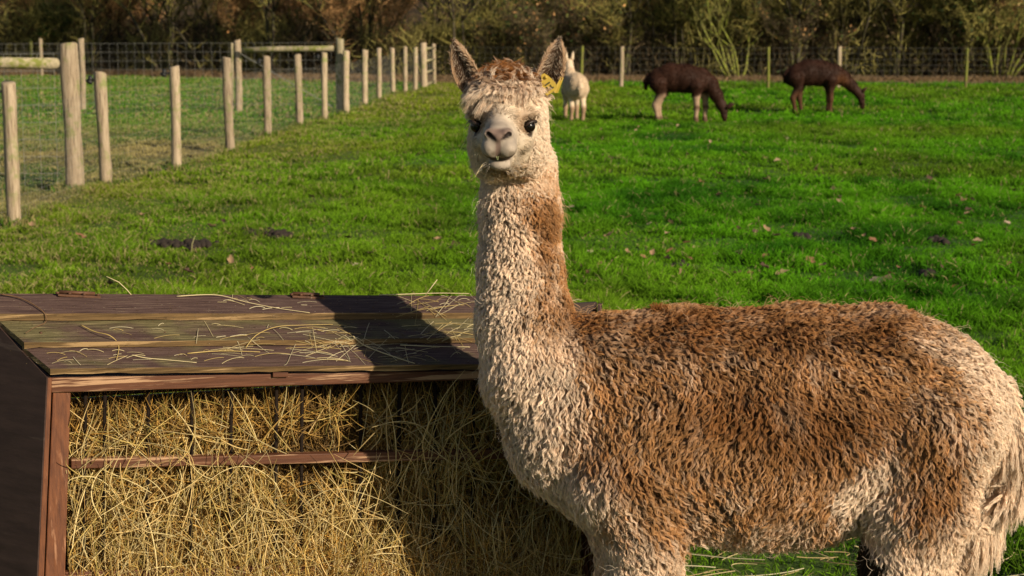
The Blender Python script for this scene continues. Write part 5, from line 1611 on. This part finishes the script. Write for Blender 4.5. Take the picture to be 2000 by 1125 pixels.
trunk = (.05, .9, [(-.33, 0, .645, .175), (-.16, 0, .675, .205), (.06, 0, .665, .205), (.25, 0, .63, .175)])
tailp = (.03, 1, [(-.50, 0, .70, .04), (-.535, 0, .62, .04), (-.54, 0, .52, .025)])
g1 = on_ground(1333, 240)
far_alpaca('dark brown alpaca with pale patched legs grazing with its muzzle in the grass', (g1[0] - .02, g1[1], 0), -.12, 1.06,
           [trunk, tailp, (.04, .9, [(.28, 0, .68, .15), (.42, 0, .58, .12), (.52, 0, .42, .090), (.60, -.01, .27, .072), (.63, -.015, .20, .060)]),
            (.02, .9, [(.63, -.015, .19, .062), (.645, -.02, .11, .046), (.65, -.02, .06, .034)])] + legs(.22, -.36, .11, (0, .13), (0, .03)),
           [(.66, -.06, .22, .80, -.08, .30), (.67, .03, .23, .77, .05, .31)], [(.66, -.062, .15), (.66, .025, .15)], brown_a, seed=3)
g2 = on_ground(1600, 222)
far_alpaca('slimmer dark brown alpaca grazing with its neck stretched forward, farther from the camera', (g2[0] - .05, g2[1], 0), .08, 1.07,
           [trunk, tailp, (.04, .9, [(.28, 0, .68, .14), (.44, 0, .58, .115), (.58, 0, .46, .088), (.70, 0, .34, .070), (.735, 0, .30, .068)]),
            (.02, .9, [(.735, 0, .30, .068), (.76, 0, .20, .050), (.775, 0, .11, .036)])] + legs(.20, -.40, .11, (0, .02), (0, .16)),
           [(.745, -.05, .35, .82, -.08, .44), (.755, .04, .35, .84, .06, .42)], [(.77, -.06, .24), (.77, .06, .24)], brown_b, length=.028, seed=4)
g3 = on_ground(1119, 240)
far_alpaca('cream alpaca seen from behind between the big alpaca\'s ear tag and the pale fence post', (g3[0] + .03, g3[1] + .33, 0), 1.74, .90,
           [(.05, .82, [(-.30, 0, .64, .225), (-.1, 0, .64, .235), (.16, 0, .64, .215), (.27, 0, .66, .17)]), tailp, (.04, .9, [(.26, 0, .72, .13), (.38, 0, .85, .095), (.44, 0, .95, .08), (.48, 0, 1.03, .078)]),
            (.02, .9, [(.48, 0, 1.04, .078), (.56, 0, 1.01, .06), (.64, 0, .97, .04)])] + legs(.24, -.30, .10, (0, .05), (0, .05), .78),
           [(.46, -.050, 1.08, .44, -.065, 1.25), (.46, .050, 1.08, .44, .065, 1.25)], [(.54, -.062, 1.03), (.54, .062, 1.03)], white_c, seed=5)

# ------------------------------------------------------------------ fallen leaves, droppings, straw on the turf
def gz(p): return float(ground_z(np.array([p[0]]), np.array([p[1]]))[0])
def leaf_mesh(seed):
    r = np.random.default_rng(seed); n = 16; vs = [(0, 0, 0)]; fs = []
    c1, c2 = r.uniform(.5, 1.2), r.uniform(-.3, .9)
    for ring, s in enumerate((.5, 1.0)):
        for k in range(n):
            a = 2 * math.pi * k / n
            rad = s * (1 + (.16 * math.cos(5 * a + seed) + .05 * r.normal() if ring else 0)) * (1 + .35 * math.cos(a))
            x, y = rad * math.cos(a), .62 * rad * math.sin(a)
            vs.append((x, y, c1 * y * y + c2 * x * x * .5 + (.06 * r.normal() if ring else 0)))
    for k in range(n):
        k2 = (k + 1) % n
        fs.append((0, 1 + k, 1 + k2)); fs.append((1 + k, 1 + n + k, 1 + n + k2, 1 + k2))
    # stalk
    vs += [(-.66, -.03, 0), (-1.25, 0, .05), (-.66, .03, 0)]; b = len(vs); fs.append((b - 3, b - 2, b - 1))
    me = make_mesh('fallen_leaf', vs, fs, True)
    return me
LM = []
for s in range(6):
    me = leaf_mesh(s)
    set_col(me, np.array([(0.48, 0.32, 0.20), (0.40, 0.25, 0.14), (0.52, 0.39, 0.28), (0.30, 0.15, 0.08), (0.10, 0.055, 0.04), (0.40, 0.24, 0.14)][s]) * np.random.default_rng(s).uniform(.85, 1.1, (len(me.vertices), 1)))
    me.materials.append(M_LEAF); LM.append(me)
px_leaves = [(1241, 262, 0), (1262, 274, 0), (1323, 251, 0), (1387, 283, 0), (1384, 266, 4), (1493, 318, 1), (1520, 320, 0), (1538, 274, 2), (1640, 394, 0), (1641, 410, 0), (1535, 418, 0), (1271, 447, 2), (1305, 469, 0),
             (1307, 443, 1), (1332, 558, 5), (1357, 502, 0), (1395, 508, 2), (1441, 507, 0), (1477, 473, 4), (1500, 471, 1), (1546, 518, 2), (1585, 528, 3), (1524, 555, 0), (1460, 551, 3), (1492, 516, 3), (1432, 555, 1),
             (1905, 483, 0), (1965, 444, 2), (1971, 535, 3), (1995, 537, 0), (1707, 567, 2), (1730, 563, 0), (1301, 525, 4), (1340, 545, 4), (1372, 550, 3), (1175, 535, 3), (1150, 511, 2), (1665, 465, 1), (1562, 500, 1), (1875, 392, 0),
             (745, 505, 2), (757, 513, 0), (775, 502, 2), (798, 508, 4), (848, 505, 4), (893, 497, 4), (697, 535, 2), (722, 510, 1), (332, 533, 3), (452, 524, 1), (275, 437, 1), (160, 473, 3), (62, 458, 1), (852, 486, 1), (575, 262, 1), (640, 285, 3), (1106, 336, 1), (1395, 240, 4),
             (1153, 396, 1), (1112, 420, 2), (1890, 430, 0), (1225, 510, 1), (1610, 541, 5), (1755, 540, 3), (1840, 545, 4), (1260, 520, 3)]
r = random.Random(3)
for q in range(70):
    X_ = r.uniform(1110, 1990); Y_ = 250 + 330 * r.random() ** .8
    if q % 4 == 0: X_ = r.uniform(120, 900)
    px_leaves.append((X_, Y_, r.choice((3, 4, 4, 4, 1, 3))))
for me_ in LM:
    pass
for k, (x, y, m) in enumerate(px_leaves):
    g = on_ground(x, y); big = (x, y) in ((1524, 555), (1707, 567), (1730, 563), (1546, 518))
    o = link('fallen_leaf', LM[m], None, None, (g[0], g[1], gz(g) + .036 + r.uniform(0, .02)))
    s = r.uniform(.018, .029) * (1.5 if big else 1) * (1 + .02 * g[1]); o.scale = (s, s, s)
    o.rotation_euler = (r.uniform(-.9, .5), r.uniform(-.5, .5), r.uniform(0, 6.28))
    lab = {0: 'pale tan', 1: 'tan', 2: 'bleached', 3: 'russet', 4: 'blackened', 5: 'mid brown'}[m] + ' curled leaf lying on the grass'
    tag(o, lab, 'leaf', 'fallen leaves scattered on the grass')
# longer grass left ungrazed round the fence posts
rg = np.random.default_rng(66); PP, RR, CC = [], [], []
for (bx, by) in [(p[0], p[1]) for p in plist] + [(gA[0], gA[1]), (gB[0], gB[1]), (gC[0], gC[1])]:
    n = 170; a = rg.uniform(0, 6.28, n); q_ = .06 + abs(rg.normal(0, .09, n))
    X = bx + q_ * np.cos(a); Y = by + q_ * np.sin(a); L = rg.uniform(.03, .10, n); az = rg.uniform(0, 6.28, n); t = np.array([0, .4, .75, 1.])
    d = np.stack([np.cos(az), np.sin(az), 0 * az], -1); ln_ = rg.uniform(.1, .9, n)
    P = np.stack([X, Y, ground_z(X, Y)], -1)[:, None, :] + (L[:, None] * t)[..., None] * np.array([0, 0, 1.]) * (1 - .3 * ln_[:, None] * t)[..., None] + (L[:, None] * ln_[:, None] * t ** 2)[..., None] * d[:, None, :]
    c = np.where((rg.uniform(0, 1, n) < .4)[:, None], np.array([.34, .28, .11]), np.array([.10, .20, .015])) * rg.uniform(.5, 1.3, (n, 1))
    PP.append(P); RR.append(rg.uniform(.002, .0045, (n, 1)) * np.array([1, 1, .7, .15])); CC.append(np.repeat(c[:, None, :], 4, 1))
tag(make_curves('post_grass', np.concatenate(PP), np.concatenate(RR), np.concatenate(CC), M_GRASS), 'longer rough grass round the feet of the left fence posts', 'grass', kind='stuff')
# dung
M_DUNG = plain('dark_dung', (0.028, 0.018, 0.012), .85)
def dung(px, py, wpx, label):
    g = on_ground(px, py); w = wpx / 3500 * g[1]; rr = random.Random(px); m = MB()
    for k in range(int(14 + wpx * .8)):
        x, y = rr.gauss(0, w * .30), rr.gauss(0, w * .5); s = rr.uniform(.012, .024) * (1 + .03 * g[1]); z = .008 + rr.uniform(0, .018)
        c = np.array([x, y, z]); q = []
        for a, b in ((-1, .3), (-.6, .8), (0, 1), (.6, .8), (1, .3)): q.append((c + np.array([0, 0, a * s * .8]), b * s))
        m.tube([p for p, _ in q], [b for _, b in q], 7)
    o = m.build('dung_pile', M_DUNG, None, True, 0, (g[0], g[1], gz(g))); tag(o, label, 'dung', None)
dung(318, 483, 40, 'dark dung pile, leftmost in the grass above the left hinge'); dung(385, 485, 52, 'wide dark dung pile near the thin upright stalk')
dung(545, 463, 34, 'narrow dark dung patch right of the long one'); dung(498, 459, 40, 'long dark dung patch farther back behind the roof'); dung(805, 506, 34, 'dark dung among bleached leaves left of the neck')
dung(890, 500, 26, 'small dark dung heap touching the big alpaca\'s neck outline'); dung(1831, 479, 26, 'isolated black dung lump in the lush grass above the rump')
dung(1330, 530, 36, 'dark dung near russet leaves above the withers'); dung(1565, 470, 24, 'dark dung spot in the middle of the right meadow')
dung(1700, 585, 22, 'dark dung just above the rump line'); dung(1810, 545, 30, 'dark dung in shade right of the pale leaf pair')

# straws and twigs on the turf under the belly
r = np.random.default_rng(55); n = 420
X = r.uniform(.15, 1.9, n); Y = r.uniform(4.2, 6.3, n)
z = ground_z(X, Y) + r.uniform(.012, .06, n)
an = r.normal(0, .7, n); d = np.stack([np.cos(an), np.sin(an), r.normal(0, .12, n)], -1); q = np.linspace(-.5, .5, 6)
P = np.stack([X, Y, z], -1)[:, None, :] + d[:, None, :] * (r.uniform(.06, .28, n)[:, None] * q)[..., None] + r.normal(0, .08, (n, 1, 3)) * (q ** 2)[None, :, None] * [1, 1, .3]
c = np.array([(0.60, 0.47, 0.24), (0.42, 0.30, 0.13), (0.66, 0.56, 0.36)])[r.integers(0, 3, n)]
tag(make_curves('fallen_hay', P, np.full((n, 6), .0013), np.repeat(c[:, None, :], 6, 1), M_HAY), 'straws of dropped hay on the grass under the big alpaca', 'hay', kind='stuff')
m = MB(); g = on_ground(1632, 1068)
m.tube([g + [-.01, 0, .06], g + [0, 0, .02], g + [.012, 0, .035]], [.003, .009, .004], 6); m.tube([g + [0, 0, .03], g + [-.012, 0, .085]], [.006, .002], 5)
o = m.build('twig', M_TWIGM, None, True); tag(o, 'dark stubby twig upright in the grass between belly and hind leg', 'twig')
# a few taller seed stalks in the meadow
M_STALK = plain('dry_grass_stalk', (0.40, 0.36, 0.16), .6)
for px, py, h, lab in ((373, 500, 40, 'thin upright dry stalk beside the wide dark dung'), (1632 + 200, 525, 30, 'thin upright dry stalk below the isolated black dung lump'), (427, 575, 36, 'thin dry stalk just behind the ridge at its left half'), (665, 566, 24, 'short leaning dry stalk behind the ridge right of the middle hinge')):
    g = on_ground(px, py); hh = h / 3500 * g[1]; m = MB(); m.tube([g, g + [.01, 0, hh * .6], g + [.03 if px != 665 else -.04, 0, hh]], [.0035, .003, .0015], 5)
    tag(m.build('grass_stalk', M_STALK, None, True), lab, 'grass stalk')
